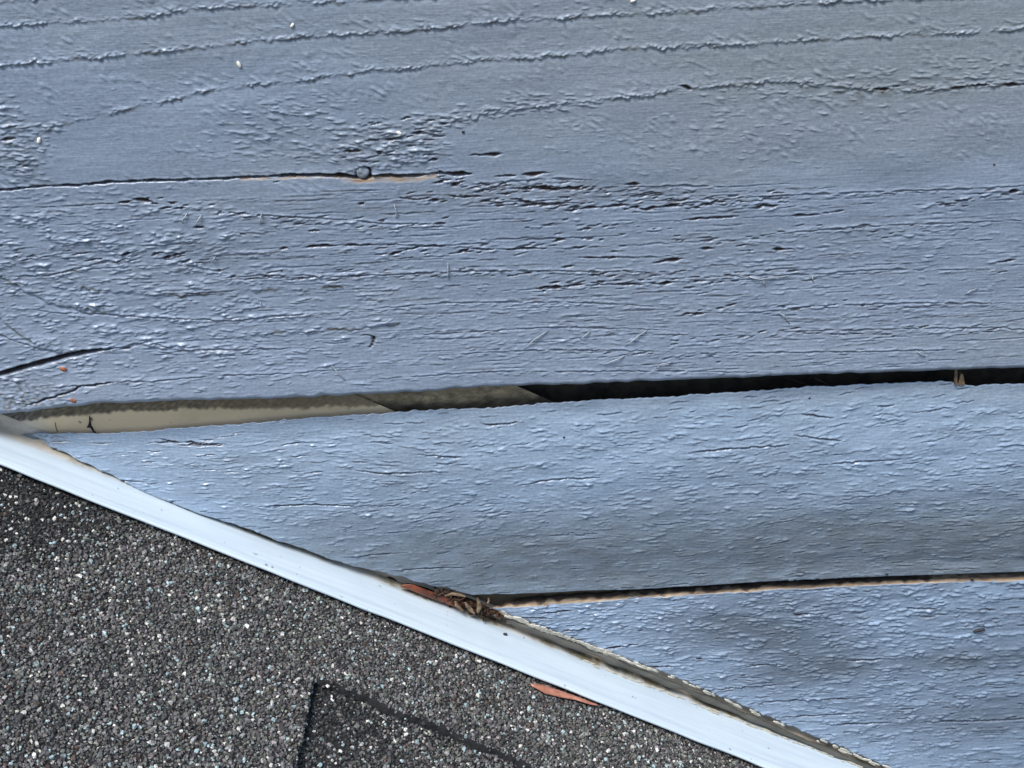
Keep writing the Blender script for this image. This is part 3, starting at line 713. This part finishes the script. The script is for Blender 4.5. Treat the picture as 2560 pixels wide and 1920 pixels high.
for t in np.linspace(0.03, 1, 40):
    y = yo + 0.6 + (LEG_Y - R_ - yo - 0.6) * t
    lift = 1.4 * math.exp(-((t - 0.10) / 0.05) ** 2) * 0.12
    inner = np.clip((y + 3.4) / 3.8, 0, 1)                           # grime gathers at the boards
    frow(y, wave * math.sin(math.pi * min(t, 1)) + lift, np.clip((y - 1.0) / 4.0, 0, 1) * 0.45 * np.clip(ss / 60 - 0.3, 0, 1), inner ** 2.0 * dn * 1.1 * np.clip(ss / 60, 0.12, 1), np.clip((y + 1) / 4, 0, 1) * 0.6)
for a in np.linspace(8, 90, 9):
    a = math.radians(a)
    frow(LEG_Y - R_ + R_ * math.sin(a), R_ - R_ * math.cos(a), 0.05, 0.25, 0.6)
# upright leg mask: grime plus painted shadow in a band under the upper board
TOPL = hit(np.array([900.0, 986.0]), np.array([991.0, 1028.0]), (0, LEG_Y, 0))
htop = float(((TOPL.mean(0) - O) @ nF))
tp2 = hit(np.array([1290.0, 1379.0]), np.array([965.0, 1004.0]), (0, LEG_Y + 1.6, 0))
htop2 = float(((tp2.mean(0) - O) @ nF))
print('leg heights', htop, htop2)
ub = ext(up_bot, (O + ss[:, None] * dF)[:, 0])
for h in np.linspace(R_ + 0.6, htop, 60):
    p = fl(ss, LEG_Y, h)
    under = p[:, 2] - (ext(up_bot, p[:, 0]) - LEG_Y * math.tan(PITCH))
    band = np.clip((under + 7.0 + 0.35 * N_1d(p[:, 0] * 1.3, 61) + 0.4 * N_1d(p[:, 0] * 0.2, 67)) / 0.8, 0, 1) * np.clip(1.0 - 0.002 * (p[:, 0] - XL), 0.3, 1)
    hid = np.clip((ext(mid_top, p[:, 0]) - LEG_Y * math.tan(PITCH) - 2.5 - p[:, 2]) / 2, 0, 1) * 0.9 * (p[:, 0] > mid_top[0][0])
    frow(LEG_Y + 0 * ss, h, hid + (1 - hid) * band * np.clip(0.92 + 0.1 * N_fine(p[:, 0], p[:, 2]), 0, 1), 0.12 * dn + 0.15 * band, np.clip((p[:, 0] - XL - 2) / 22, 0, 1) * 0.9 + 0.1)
P = np.array(rows); A = np.array(att)
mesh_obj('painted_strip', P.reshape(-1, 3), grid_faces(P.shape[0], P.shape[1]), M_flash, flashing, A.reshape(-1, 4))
# the older strip behind it
hh = np.linspace(2, htop2, 30)
P = np.array([fl(ss[::3], LEG_Y + 1.6 + 0.25 * N_1d(ss[::3] * 0.1, 12), h) for h in hh])
A = np.zeros(P.shape[:2] + (4,)); 
und = P[..., 2] - (ext(up_bot, P[..., 0].ravel()).reshape(P.shape[:2]) - LEG_Y * math.tan(PITCH))
A[..., 0] = np.clip(0.75 - 0.5 * np.clip((und + 7.5) / 1.5, 0, 1) + 0.12 * N_blob(P[..., 0], P[..., 2]), 0, 1); A[..., 1] = 0.7; A[..., 2] = 1; A[..., 3] = 1
mesh_obj('backing_strip', P.reshape(-1, 3), grid_faces(*P.shape[:2]), M_flash, flashing, A.reshape(-1, 4), True)['label'] = 'brown stained older metal strip seen through the gap'

# ================================================================== ROOF
SH = -4.6                                                             # shingle surface below the flashing plane
roof = tag(empty('shingle_roof'), 'dark grey asphalt shingle roof speckled with pale granules', 'roof', kind='thing')
pS = O + SH * nF
def onroof(px, py, h=0.0):
    p = hit(np.asarray(px, float), np.asarray(py, float), pS + h * nF, nF)
    d = p - pS
    return d @ dF, p[..., 1]                                          # (s, y)
STEP = 3.8
cs, cy_ = onroof([790.0, 1336.0, 735.0], [1690.0, 1917.0, 1915.0])
print('notch', cs, cy_)
# tab outline on the roof: everything towards the wall of edge 1 and upslope of edge 2
def edge1(s): return cy_[0] + (s - cs[0]) * (cy_[1] - cy_[0]) / (cs[1] - cs[0]) + 0.5 * N_1d(s * 0.12, 5) + 0.25 * N_1d(s * 0.5, 9)
def edge2(y): return cs[0] + (y - cy_[0]) * (cs[2] - cs[0]) / (cy_[2] - cy_[0]) + 0.5 * N_1d(y * 0.12, 15) + 0.25 * N_1d(y * 0.5, 19)
def on_tab(s, y): return (y > edge1(s)) | (s < edge2(y))
YW = 30.0; YF = -700.0
# under layer: one sheet
sg = np.linspace(S0 - 100, S1 + 200, 120); yg = np.linspace(YF, YW, 80)
SG, YG = np.meshgrid(sg, yg)
def rp(s, y, h): return pS + np.asarray(s)[..., None] * dF + np.stack([np.zeros_like(s), y, np.zeros_like(s)], -1) - np.array([0, pS[1], 0]) + np.asarray(h)[..., None] * nF
under = mesh_obj('shingle', rp(SG, YG, -STEP + 0.15 * N_big(SG, YG)).reshape(-1, 3), grid_faces(80, 120), M_asph, roof)
under['label'] = 'shadow-darkened shingle layer showing inside the stepped notch'
# upper laminate tab: two strips meeting at the notch corner, with a real edge
def strip(rows_s, rows_y):
    pass
vv, ff = [], []
def addgrid(P):
    b = len(vv); R, C = P.shape[:2]
    vv.extend(P.reshape(-1, 3).tolist()); ff.extend((grid_faces(R, C) + b).tolist())
y2 = np.concatenate([np.linspace(YF, cy_[0] - 60, 20)[:-1], np.linspace(cy_[0] - 60, cy_[0] - 0.3, 90)])
SR = np.array([np.linspace(S0 - 100, edge2(y), 40) for y in y2]); YR = np.broadcast_to(y2[:, None], SR.shape)
e2 = edge2(y2)
addgrid(rp(SR, YR, np.zeros_like(SR)))
addgrid(np.stack([rp(e2, y2, 0 * y2), rp(e2 + 0.5, y2, 0 * y2 - 1.2), rp(e2 + 0.6, y2, 0 * y2 - STEP - 0.4)], 1))
s1 = np.concatenate([np.linspace(S0 - 100, cs[0] - 1, 30), np.linspace(cs[0], cs[0] + 180, 220), np.linspace(cs[0] + 182, S1 + 200, 40)])
e1 = np.where(s1 < cs[0], cy_[0] - 0.3, edge1(s1))
YR = np.array([np.linspace(a, YW, 30) for a in e1]); SR = np.broadcast_to(s1[:, None], YR.shape)
addgrid(rp(SR, YR, np.full(SR.shape, 0.004)))
k = s1 >= cs[0] - 0.5
addgrid(np.stack([rp(s1[k], e1[k], 0 * s1[k]), rp(s1[k], e1[k] - 0.5, 0 * s1[k] - 1.2), rp(s1[k], e1[k] - 0.6, 0 * s1[k] - STEP - 0.4)], 1))
tab = mesh_obj('shingle', np.array(vv), ff, M_asph, roof)
tab['label'] = 'grey upper shingle layer running up to the flashing'

# granules: small crushed stones pressed into the asphalt
ico = np.array([(math.cos(t), math.sin(t), -0.55) for t in np.arange(6) * math.pi / 3] + [(0.62 * math.cos(t), 0.62 * math.sin(t), 0.55) for t in np.arange(6) * math.pi / 3 + 0.3])
icf = np.array([(i, (i + 1) % 6, 6 + (i + 1) % 6) for i in range(6)] + [(i, 6 + (i + 1) % 6, 6 + i) for i in range(6)] + [(6, 7, 8), (6, 8, 9), (6, 9, 10), (6, 10, 11)])
bs, by = onroof([-200.0, -200.0, 2100.0, 2100.0], [1080.0, 2060.0, 2060.0, 1800.0])
def granules(parent, h, test, seed, dark):
    r = np.random.default_rng(seed)
    sp = 1.05
    s_ = np.arange(bs.min() - 12, bs.max() + 12, sp); y_ = np.arange(by.min() - 6, 0, sp)
    s, y = np.meshgrid(s_, y_); s = s.ravel() + r.uniform(-0.6, 0.6, s.size); y = y.ravel() + r.uniform(-0.6, 0.6, s.size)
    p = rp(s, y, np.full_like(s, h))
    q = p / 1000 - CAM
    d = q @ FWD; px = 1280 + FPX * (q @ RTV) / d; py = 960 - FPX * (q @ UPV) / d
    yfl = np.interp(s, ss, yo)
    k = (px > -200) & (px < 2150) & (py < 2060) & (y < yfl + 7) & test(s, y)
    s, y, px, py = s[k], y[k], px[k], py[k]
    h = np.full(len(s), h)
    if not dark:                                                       # stones stuck to the broken edge of the tab
        ye = r.uniform(by.min(), cy_[0], 200); se = np.concatenate([edge2(ye) + 0.4, (s2 := r.uniform(cs[0], cs[0] + 190, 60))])
        ye = np.concatenate([ye, edge1(s2) - 0.4]); ke = r.uniform(size=len(se)) < 0.8
        s, y = np.concatenate([s, se[ke]]), np.concatenate([y, ye[ke]]); h = np.concatenate([h, r.uniform(-2.6, 0, ke.sum())])
        px, py = np.concatenate([px, np.full(ke.sum(), 900.0)]), np.concatenate([py, np.full(ke.sum(), 1700.0)])
    n = len(s)
    size = np.clip(np.exp(r.normal(-0.25, 0.30, n)), 0.42, 1.5) * 0.92
    asp = r.uniform(0.6, 1.0, n); flat = r.uniform(0.55, 0.95, n)
    base = ico[None] * (1 + r.uniform(-0.33, 0.22, (n, 12, 1)))
    base = base * np.stack([size, size * asp, size * flat], -1)[:, None, :]
    a = r.uniform(0, 2 * math.pi, n); tx = r.normal(0, 0.38, n)
    c, q = np.cos(tx)[:, None], np.sin(tx)[:, None]
    bx, byy, bz = base[..., 0], base[..., 1] * c - base[..., 2] * q, base[..., 1] * q + base[..., 2] * c
    c, q = np.cos(a)[:, None], np.sin(a)[:, None]
    gs, gy = bx * c - byy * q, bx * q + byy * c
    hh = h + size * 0.25 + r.uniform(-0.4, 0.45, n)
    P = rp(s[:, None] + gs, y[:, None] + gy, hh[:, None] + bz)
    # mineral colours
    v = np.exp(r.normal(math.log(0.10), 0.55, n))
    col = v[:, None] * np.array([1.0, 0.955, 0.88]) * (1 + r.normal(0, 0.05, (n, 3)))
    kk = r.uniform(size=n)
    big = size > 0.5
    wht = kk < 0.034; col[wht] = np.array([0.66, 0.63, 0.56]) * r.uniform(0.55, 1.15, (wht.sum(), 1))
    tea = (kk > 0.045) & (kk < 0.085); col[tea] = np.array([0.33, 0.42, 0.42]) * r.uniform(0.6, 1.25, (tea.sum(), 1))
    brn = (kk > 0.085) & (kk < 0.11); col[brn] = np.array([0.10, 0.065, 0.05]) * r.uniform(0.5, 1.2, (brn.sum(), 1))
    # blacker granule blend at the upslope end; notch step shadow painted into granule colour
    blend_shade = np.clip(1.35 - np.hypot((px + 30) / 340, (py - 1240) / 150), 0, 1) ** 0.5 if not dark else np.clip(1.1 - np.hypot((s - cs[0]) / 62, (y - cy_[0]) / 95), 0.12, 1.0)
    blk = (r.uniform(size=n) < 0.9 * blend_shade) & (kk > 0.07)
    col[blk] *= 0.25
    col = np.clip(col, 0.006, 0.85)
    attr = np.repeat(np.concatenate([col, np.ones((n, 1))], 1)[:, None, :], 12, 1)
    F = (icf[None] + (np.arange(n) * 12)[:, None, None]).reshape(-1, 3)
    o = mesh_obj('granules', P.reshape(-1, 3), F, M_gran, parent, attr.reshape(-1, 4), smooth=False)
    o['kind'] = 'stuff'
    print('granules', n)
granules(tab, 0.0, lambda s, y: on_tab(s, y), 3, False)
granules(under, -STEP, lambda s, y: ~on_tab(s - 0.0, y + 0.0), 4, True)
print('roof done', time.time() - T0)

# ================================================================== SMALL THINGS
def tube(pts, rad, seg=6):
    """swept tube through 3D points (mm) with a radius per point -> verts, faces"""
    pts = np.asarray(pts, float); n = len(pts); rad = np.broadcast_to(rad, n)
    tg = np.gradient(pts, axis=0); tg /= np.linalg.norm(tg, axis=1)[:, None] + 1e-9
    ref = np.array([0.13, -0.97, 0.2])
    V = []
    for i in range(n):
        a = np.cross(tg[i], ref); a /= np.linalg.norm(a); b = np.cross(tg[i], a)
        for k in range(seg):
            t = 2 * math.pi * k / seg
            V.append(pts[i] + rad[i] * (math.cos(t) * a + math.sin(t) * b))
    Fc = [[i * seg + k, i * seg + (k + 1) % seg, (i + 1) * seg + (k + 1) % seg, (i + 1) * seg + k] for i in range(n - 1) for k in range(seg)]
    Fc += [list(range(seg))[::-1], [(n - 1) * seg + k for k in range(seg)]]
    return np.array(V), Fc

def pebble(name, c, rad, mat, parent=None, seed=0, ang=0.0, n=(8, 6)):
    """a small uneven grain; rad = (along, depth, up) in mm; rotated in the wall plane"""
    r = np.random.default_rng(seed)
    V, Fc = [], []
    U, W = n
    for i in range(W + 1):
        th = math.pi * i / W
        for k in range(U):
            ph = 2 * math.pi * k / U
            q = 1 + (r.uniform(-0.18, 0.18) if 0 < i < W else 0)
            x, y, z = rad[0] * math.cos(th) * (1 if True else q), rad[1] * math.sin(th) ** 0.8 * math.cos(ph) * q, rad[2] * math.sin(th) ** 0.8 * math.sin(ph) * q
            ca, sa = math.cos(ang), math.sin(ang)
            V.append((c[0] + x * ca - z * sa, c[1] + y, c[2] + x * sa + z * ca))
    for i in range(W):
        for k in range(U):
            Fc.append([i * U + k, i * U + (k + 1) % U, (i + 1) * U + (k + 1) % U, (i + 1) * U + k])
    return mesh_obj(name, np.array(V), Fc, mat, parent)

def board_y(face, shape, x, z):
    return float(shape(np.array([x]), np.array([z]))[0] - face.sample(face.H, np.array([x]), np.array([z]))[0])

# painted nail head in the long crack
c = hit(906, 432)
V, Fc = [], []
prof = [(0, -0.35), (1.4, -0.3), (2.1, -0.1), (2.5, 0.4), (2.55, 1.0), (2.2, 3.0)]
sg = 24
for (rr, y) in prof:
    for k in range(sg):
        t = 2 * math.pi * k / sg
        w_ = 1 + 0.05 * math.sin(3 * t + 1)
        V.append((c[0] + rr * w_ * math.cos(t), y + 0.1 * math.sin(2 * t), c[2] + rr * w_ * math.sin(t) * 0.95))
for i in range(len(prof) - 1):
    for k in range(sg):
        Fc.append([i * sg + k, i * sg + (k + 1) % sg, (i + 1) * sg + (k + 1) % sg, (i + 1) * sg + k])
nail = mesh_obj('nail_head', np.array(V), Fc, M_upper, upper_board, np.tile([0, 0.1, 0, 0.5], (len(V), 1)))
nail['label'] = 'round painted nail head sitting in the long crack'

# pale seeds stuck on the top board
SEEDS = [(98, 350, 1.15, 1.2, 'pale oval seed near the left edge of the top board'), (598, 160, 1.15, 1.9, 'cream seed below the second grain ridge of the top board'), (731, 62, 0.85, 0.9, 'small white seed between the two uppermost grain ridges'), (998, 331, 1.0, -0.5, 'white seed beside the rough patch above the nail'), (1583, 1, 1.0, 0.4, 'white seed at the very top edge of the picture')]
for i, (px, py, s, an, lb) in enumerate(SEEDS):
    p = hit(px, py)
    o = pebble('seed', (p[0], board_y(FU, shape_u, p[0], p[2]) - 0.3, p[2]), (1.1 * s, 0.4, 0.62 * s), M_seed, None, i, an)
    tag(o, lb, 'seed', 'seeds stuck on the top board')
# orange crumbs
for i, (px, py, s, lb) in enumerate([(163, 913, 1.3, 'larger orange-brown crumb just below the dark left crack'), (190, 984, 1.1, 'smaller orange-brown crumb near the lower edge of the top board')]):
    p = hit(px, py)
    tag(pebble('crumb', (p[0], board_y(FU, shape_u, p[0], p[2]) - 0.15, p[2]), (1.2 * s, 0.4, 0.8 * s), M_orange, None, 20 + i, -0.5), lb, 'crumb', 'crumbs on the top board')
# dark specks
SPK = [(1158, 329, 0.62, FU, shape_u, 'black speck left of the smooth oval on the top board'), (703, 675, 0.5, FU, shape_u, 'tiny black speck in the middle left of the top board'), (1410, 1093, 0.55, FM, shape_m, 'tiny black speck near the centre of the middle board'), (2026, 1002, 0.5, FM, shape_m, 'tiny black speck right below the black gap'), (2447, 1574, 1.9, FL, lambda x, z: np.full_like(x, -0.2), 'dark insect-like speck on the lowest board'), (2430, 1447, 0.9, None, None, 'dark speck on the bare wood edge of the lowest board'), (2217, 1436, 0.7, None, None, 'brown speck above the bare wood edge'), (1262, 1587, 1.0, 'F', None, 'round black speck on the white flashing'), (2486, 412, 0.45, FU, shape_u, 'tiny black speck at the right side of the top board'), (1345, 1, 0.0, None, None, '')]
for i, (px, py, s, fc, sh, lb) in enumerate(SPK):
    if not s: continue
    if fc == 'F':
        p = hit(px, py, O, nF); q = p + 0.3 * nF
    elif fc is None:
        p = hit(px, py, (0, 0.3 if py > 1440 else 0, 0)); q = p
    else:
        p = hit(px, py); q = np.array([p[0], board_y(fc, sh, p[0], p[2]) - 0.2 * s, p[2]])
    if s > 1.5:
        o = pebble('insect_speck', q, (s * 1.5, 0.7, 0.75), M_speck, None, 40 + i, 0.25, (9, 8))
    else:
        o = pebble('speck', q, (s, s * 0.6, s * 0.85), M_speck, None, 40 + i, 0.3)
    tag(o, lb, 'speck', 'dark specks')
# stain shaped like a twig on the tan strip: a small withered twig
def P_leg(px, py, off=0.35): return hit(np.array(px, float), np.array(py, float), (0, LEG_Y - off, 0))
tw = empty('twig'); tag(tw, 'tiny dark forked twig stuck on the tan strip in the gap', 'twig')
for pts, rads in ([(224, 1041), (225, 1055), (224, 1066), (218, 1068)], (0.25, 0.4, 0.75, 0.3)), ([(224, 1064), (230, 1070), (233, 1077), (238, 1082)], (0.6, 0.5, 0.35, 0.45)), ([(228, 1045), (231, 1052)], (0.2, 0.15)):
    a = np.array(pts, float)
    V, Fc = tube(P_leg(a[:, 0], a[:, 1]), rads)
    mesh_obj('twig_branch', V, Fc, M_speck, tw)
V, Fc = tube(P_leg([138, 140, 144], [1056, 1070, 1080]), 0.12)
tag(mesh_obj('hair_fibre', V, Fc, M_speck), 'thin dark hair on the pale end of the tan strip', 'fibre')

# wood fibres that curl off the top board
FIB = [[(1310, 868), (1335, 845), (1372, 822)], [(1450, 845), (1475, 825)], [(1560, 862), (1590, 840), (1620, 822)], [(1940, 778), (1960, 788), (1974, 808)], [(1505, 906), (1535, 895), (1560, 885)], [(1905, 695), (1912, 715)], [(2410, 736), (2425, 725), (2445, 720)], [(830, 905), (845, 922), (865, 942)], [(1120, 656), (1120, 697)], [(985, 510), (900, 560)][:1] + [(992, 530), (990, 545)], [(540, 640), (530, 655)], [(2030, 690), (2032, 705)], [(470, 530), (455, 555)], [(505, 535), (490, 560)], [(1640, 915), (1650, 905), (1680, 900)], [(2285, 872), (2310, 885)], [(1850, 690), (1900, 696), (1990, 688)], [(650, 755), (655, 760)], [(655, 530), (650, 560)]]
for i, g in enumerate(FIB):
    a = np.array(g, float)
    p = hit(a[:, 0], a[:, 1])
    t = np.linspace(0, 1, 7); tt = np.linspace(0, 1, len(a))
    q = np.stack([np.interp(t, tt, p[:, k]) for k in range(3)], -1)
    q[:, 2] += 0.3 * np.sin(t * math.pi)
    for k in range(7):
        q[k, 1] = board_y(FU, shape_u, q[k, 0], q[k, 2]) - 0.15 - 0.7 * math.sin(t[k] * math.pi)
    V, Fc = tube(q, 0.26 * np.sin(np.clip(t, 0.06, 0.94) * math.pi) ** 0.5, 5)
    mesh_obj('fibre', V, Fc, M_fibre, upper_board)

# splinters in the black gap
def wedge(name, px, y0, y1, mat, parent, wdt):
    a = np.array(px, float); p = hit(a[:, 0], a[:, 1], (0, y0, 0)); n = len(a)
    q = p.copy(); q[:, 1] += y1
    V = np.concatenate([p, q]); Fc = [list(range(n)), list(range(2 * n - 1, n - 1, -1))] + [[i, i + n, (i + 1) % n + n, (i + 1) % n] for i in range(n)]
    return mesh_obj(name, V, Fc, mat, parent, smooth=False)
wedge('splinter', [(2388, 924), (2394, 926), (2393, 962), (2386, 961)], 1.0, 1.2, M_husk, middle_board, 1)
wedge('splinter', [(2402, 934), (2408, 936), (2412, 958), (2405, 965), (2396, 963)], 1.6, 1.4, M_husk, middle_board, 1)
for g in ([(1975, 947), (2000, 956), (2040, 970)], [(2030, 942), (2055, 954), (2075, 966)]):
    a = np.array(g, float); p = hit(a[:, 0], a[:, 1], (0, 8.0, 0))
    V, Fc = tube(p, (0.25, 0.35, 0.2)[:len(a)], 5)
    mesh_obj('splinter', V, Fc, M_debris, house_wall)
# sealant bead and chipped paint along the foot of the boards
a = np.array([(1215, 1535), (1300, 1568), (1433, 1618), (1570, 1672), (1710, 1728), (1820, 1775), (1933, 1824), (2080, 1886), (2217, 1943), (2450, 2040)], float)
p = hit(a[:, 0], a[:, 1] - 5, (0, -0.2, 0))
t = np.linspace(0, 1, 160); tt = np.linspace(0, 1, len(a))
q = np.stack([np.interp(t, tt, p[:, k]) for k in range(3)], -1)
q[:, 2] += 0.25 * N_1d(q[:, 0] * 0.3, 2)
rad = (1.35 + 0.3 * N_1d(q[:, 0] * 0.25, 29)) * np.clip(t / 0.05, 0.25, 1)
V, Fc = tube(q, rad, 12)
mesh_obj('sealant_bead', V, Fc, M_caulk, flashing)['label'] = 'dark grey sealant bead along the foot of the lowest board'
a = np.array([(110, 1130), (150, 1146), (226, 1178), (362, 1236), (500, 1286), (599, 1318), (860, 1412), (990, 1458), (1090, 1490), (1180, 1512), (1240, 1540)], float)
p = hit(a[:, 0], a[:, 1], (0, 5.0, 0)); tt = np.linspace(0, 1, len(a))
q = np.stack([np.interp(t, tt, p[:, k]) for k in range(3)], -1)
rad = (1.7 + 0.35 * N_1d(q[:, 0] * 0.25, 49)) * np.clip(t / 0.1, 0.3, 1) + 1.2 * np.clip((t - 0.75) / 0.1, 0, 1)
V, Fc = tube(q, rad, 10)
mesh_obj('grime_seam', V, Fc, M_debris, flashing)['label'] = 'dark brown dirt packed under the middle board'

r = np.random.default_rng(77)
vv, ff = [], []
def chip(c, ex, ez, n=6):
    b = len(vv); a0 = r.uniform(0, 6)
    ring = []
    for k in range(n):
        t = a0 + 2 * math.pi * k / n; q = r.uniform(0.55, 1.1)
        ring.append(c + ex * math.cos(t) * q + ez * math.sin(t) * q)
    nrm = np.cross(ex, ez); nrm /= np.linalg.norm(nrm)
    if nrm[1] > 0: nrm = -nrm
    for p_ in ring: vv.append(p_ + nrm * 0.25)
    for p_ in ring: vv.append(p_ - nrm * 0.25)
    ff.append([b + k for k in range(n)]); ff.append([b + n + k for k in range(n)][::-1])
    for k in range(n): ff.append([b + k, b + n + k, b + n + (k + 1) % n, b + (k + 1) % n])
ce = lambda x: ext(cut, np.array([x]))[0]
xa = float(hit(1260, 1530)[0]); xb = float(hit(2230, 1920)[0])
for x in np.arange(xa, xb, 1.5):
    dens = 1.0 if x < float(hit(1640, 1680)[0]) else 0.45
    if r.uniform() < dens:
        c = np.array([x, -0.5 + r.normal(0, 0.2), ce(x) + r.normal(0.1, 0.4)])
        e = dF * r.uniform(1.2, 3.4)
        chip(c, e, np.array([0, -0.25, 1.0]) * r.uniform(0.6, 1.4) * (1.5 if x < float(hit(1560, 1650)[0]) else 0.9))
    if r.uniform() < 0.55 and x > float(hit(1480, 1620)[0]):
        s = (np.array([x, 0, ce(x)]) - O) @ dF
        c = fl(np.array([s + r.normal(0, 1)]), np.array([-1.9 + r.normal(0, 0.4)]), np.array([0.45]))[0]
        chip(c, dF * r.uniform(1.0, 4.0), np.array([0, 1.0, 0.15]) * r.uniform(0.25, 0.6))
o = mesh_obj('paint_chips', np.array(vv), ff, M_chip, lower_board, smooth=False); o['kind'] = 'stuff'

# leaves and litter
def leaf(name, pts, wid, mat, curl, lift, parent=None, y=None, seed=0):
    """a narrow curled leaf along 3D points; wid per point (mm); side vector = lift"""
    pts = np.asarray(pts, float); n = 26; m_ = 9
    tt = np.linspace(0, 1, len(pts)); t = np.linspace(0, 1, n)
    c = np.stack([np.interp(t, tt, pts[:, k]) for k in range(3)], -1)
    w_ = np.interp(t, np.linspace(0, 1, len(wid)), wid)
    tg = np.gradient(c, axis=0); tg /= np.linalg.norm(tg, axis=1)[:, None]
    P = np.zeros((n, m_, 3))
    for i in range(n):
        sd_ = np.asarray(lift, float) - tg[i] * (np.asarray(lift) @ tg[i]); sd_ /= np.linalg.norm(sd_)
        nr = np.cross(tg[i], sd_); 
        if nr[1] > 0: nr = -nr
        for k in range(m_):
            u = 2 * k / (m_ - 1) - 1
            P[i, k] = c[i] + sd_ * u * w_[i] * (1 + 0.06 * math.sin(9 * t[i] + seed + u)) - nr * curl * w_[i] * u * u + nr * 0.12 * math.exp(-(u / 0.15) ** 2)
    V = P.reshape(-1, 3); Fc = grid_faces(n, m_)
    o = mesh_obj(name, V, Fc, mat, parent)
    sol = o.modifiers.new('thickness', 'SOLIDIFY'); sol.thickness = 0.00025
    return o
# red sliver lying on the shingles under the flashing edge
def RP(px, py, h): return hit(np.array(px, float), np.array(py, float), pS + h * nF, nF)
pts = RP([1328, 1360, 1400, 1440, 1475, 1496], [1709, 1714, 1727, 1741, 1754, 1762], 3.0)
tag(leaf('leaf_sliver', pts, (0.9, 3.3, 2.9, 1.6, 1.2, 0.5), M_leaf, -0.6, (0, -1, 0.35)), 'orange-red leaf sliver lying under the lower edge of the flashing', 'leaf')
pts = hit(np.array([1003.0, 1025, 1060, 1095, 1130, 1150]), np.array([1466.0, 1472, 1487, 1500, 1512, 1520]), (0, -1.2, 0))
tag(leaf('curled_leaf', pts, (1.0, 2.6, 3.1, 3.0, 2.6, 1.8), M_rust, 0.5, (0.1, -0.5, 1)), 'rust-brown curled leaf wedged between middle board and flashing', 'leaf')
# litter clump with husks
cl = hit(1180, 1512, (0, -0.5, 0))
vv, ff = [], []
lit = empty('leaf_litter', cl); tag(lit, 'clump of dark brown leaf litter in the corner below the middle board', 'litter', kind='thing')
r = np.random.default_rng(5)
for i in range(150):
    px = r.uniform(1085, 1268); py = 1516 + (px - 1180) * 0.40 + r.normal(0, 9 if px < 1215 else 3)
    c = hit(px, py, (0, r.uniform(-2.5, 2.5), 0)); 
    e = np.array([r.normal(0, 1), r.normal(0, 0.6), r.normal(0, 0.6)]); e /= np.linalg.norm(e)
    f_ = np.cross(e, r.normal(0, 1, 3)); f_ /= np.linalg.norm(f_)
    chip(c, e * r.uniform(0.7, 2.4), f_ * r.uniform(0.4, 1.1), 7)
o = mesh_obj('leaf_crumbs', np.array(vv) - cl, ff, M_debris, lit, smooth=False); o['kind'] = 'stuff'
HUSK = [([(1139, 1503), (1141, 1515), (1150, 1524), (1158, 1528)], (0.5, 1.2, 1.3, 0.6), 'curved dry husk at the left of the litter clump'),
        ([(1163, 1506), (1168, 1517), (1176, 1528), (1186, 1535)], (0.3, 1.3, 1.7, 0.5), 'half-open pale husk in the middle of the litter clump'),
        ([(1194, 1495), (1196, 1506), (1197, 1518), (1194, 1532)], (0.3, 1.2, 1.5, 0.7), 'upright pointed pale husk at the right of the litter clump'),
        ([(1112, 1490), (1130, 1486), (1150, 1489), (1165, 1492)], (0.4, 1.1, 1.1, 0.3), 'flat tan husk above the litter clump'),
        ([(1221, 1495), (1222, 1502), (1219, 1508)], (0.25, 0.4, 0.2), 'thin bristle-like husk at the start of the lower gap')]
for i, (g, wd, lb) in enumerate(HUSK):
    a = np.array(g, float); wd = tuple(0.72 * q for q in wd)
    tag(leaf('husk', hit(a[:, 0], a[:, 1], (0, -3.2, 0)), wd, M_husk, 0.7, (1, -0.4, 0.2) if i != 3 else (0, -0.3, 1), seed=i), lb, 'husk', 'dry husks in the litter')
print('total', time.time() - T0, sum(len(o.data.loops) - 2 * len(o.data.polygons) for o in bpy.data.objects if o.type == 'MESH'))
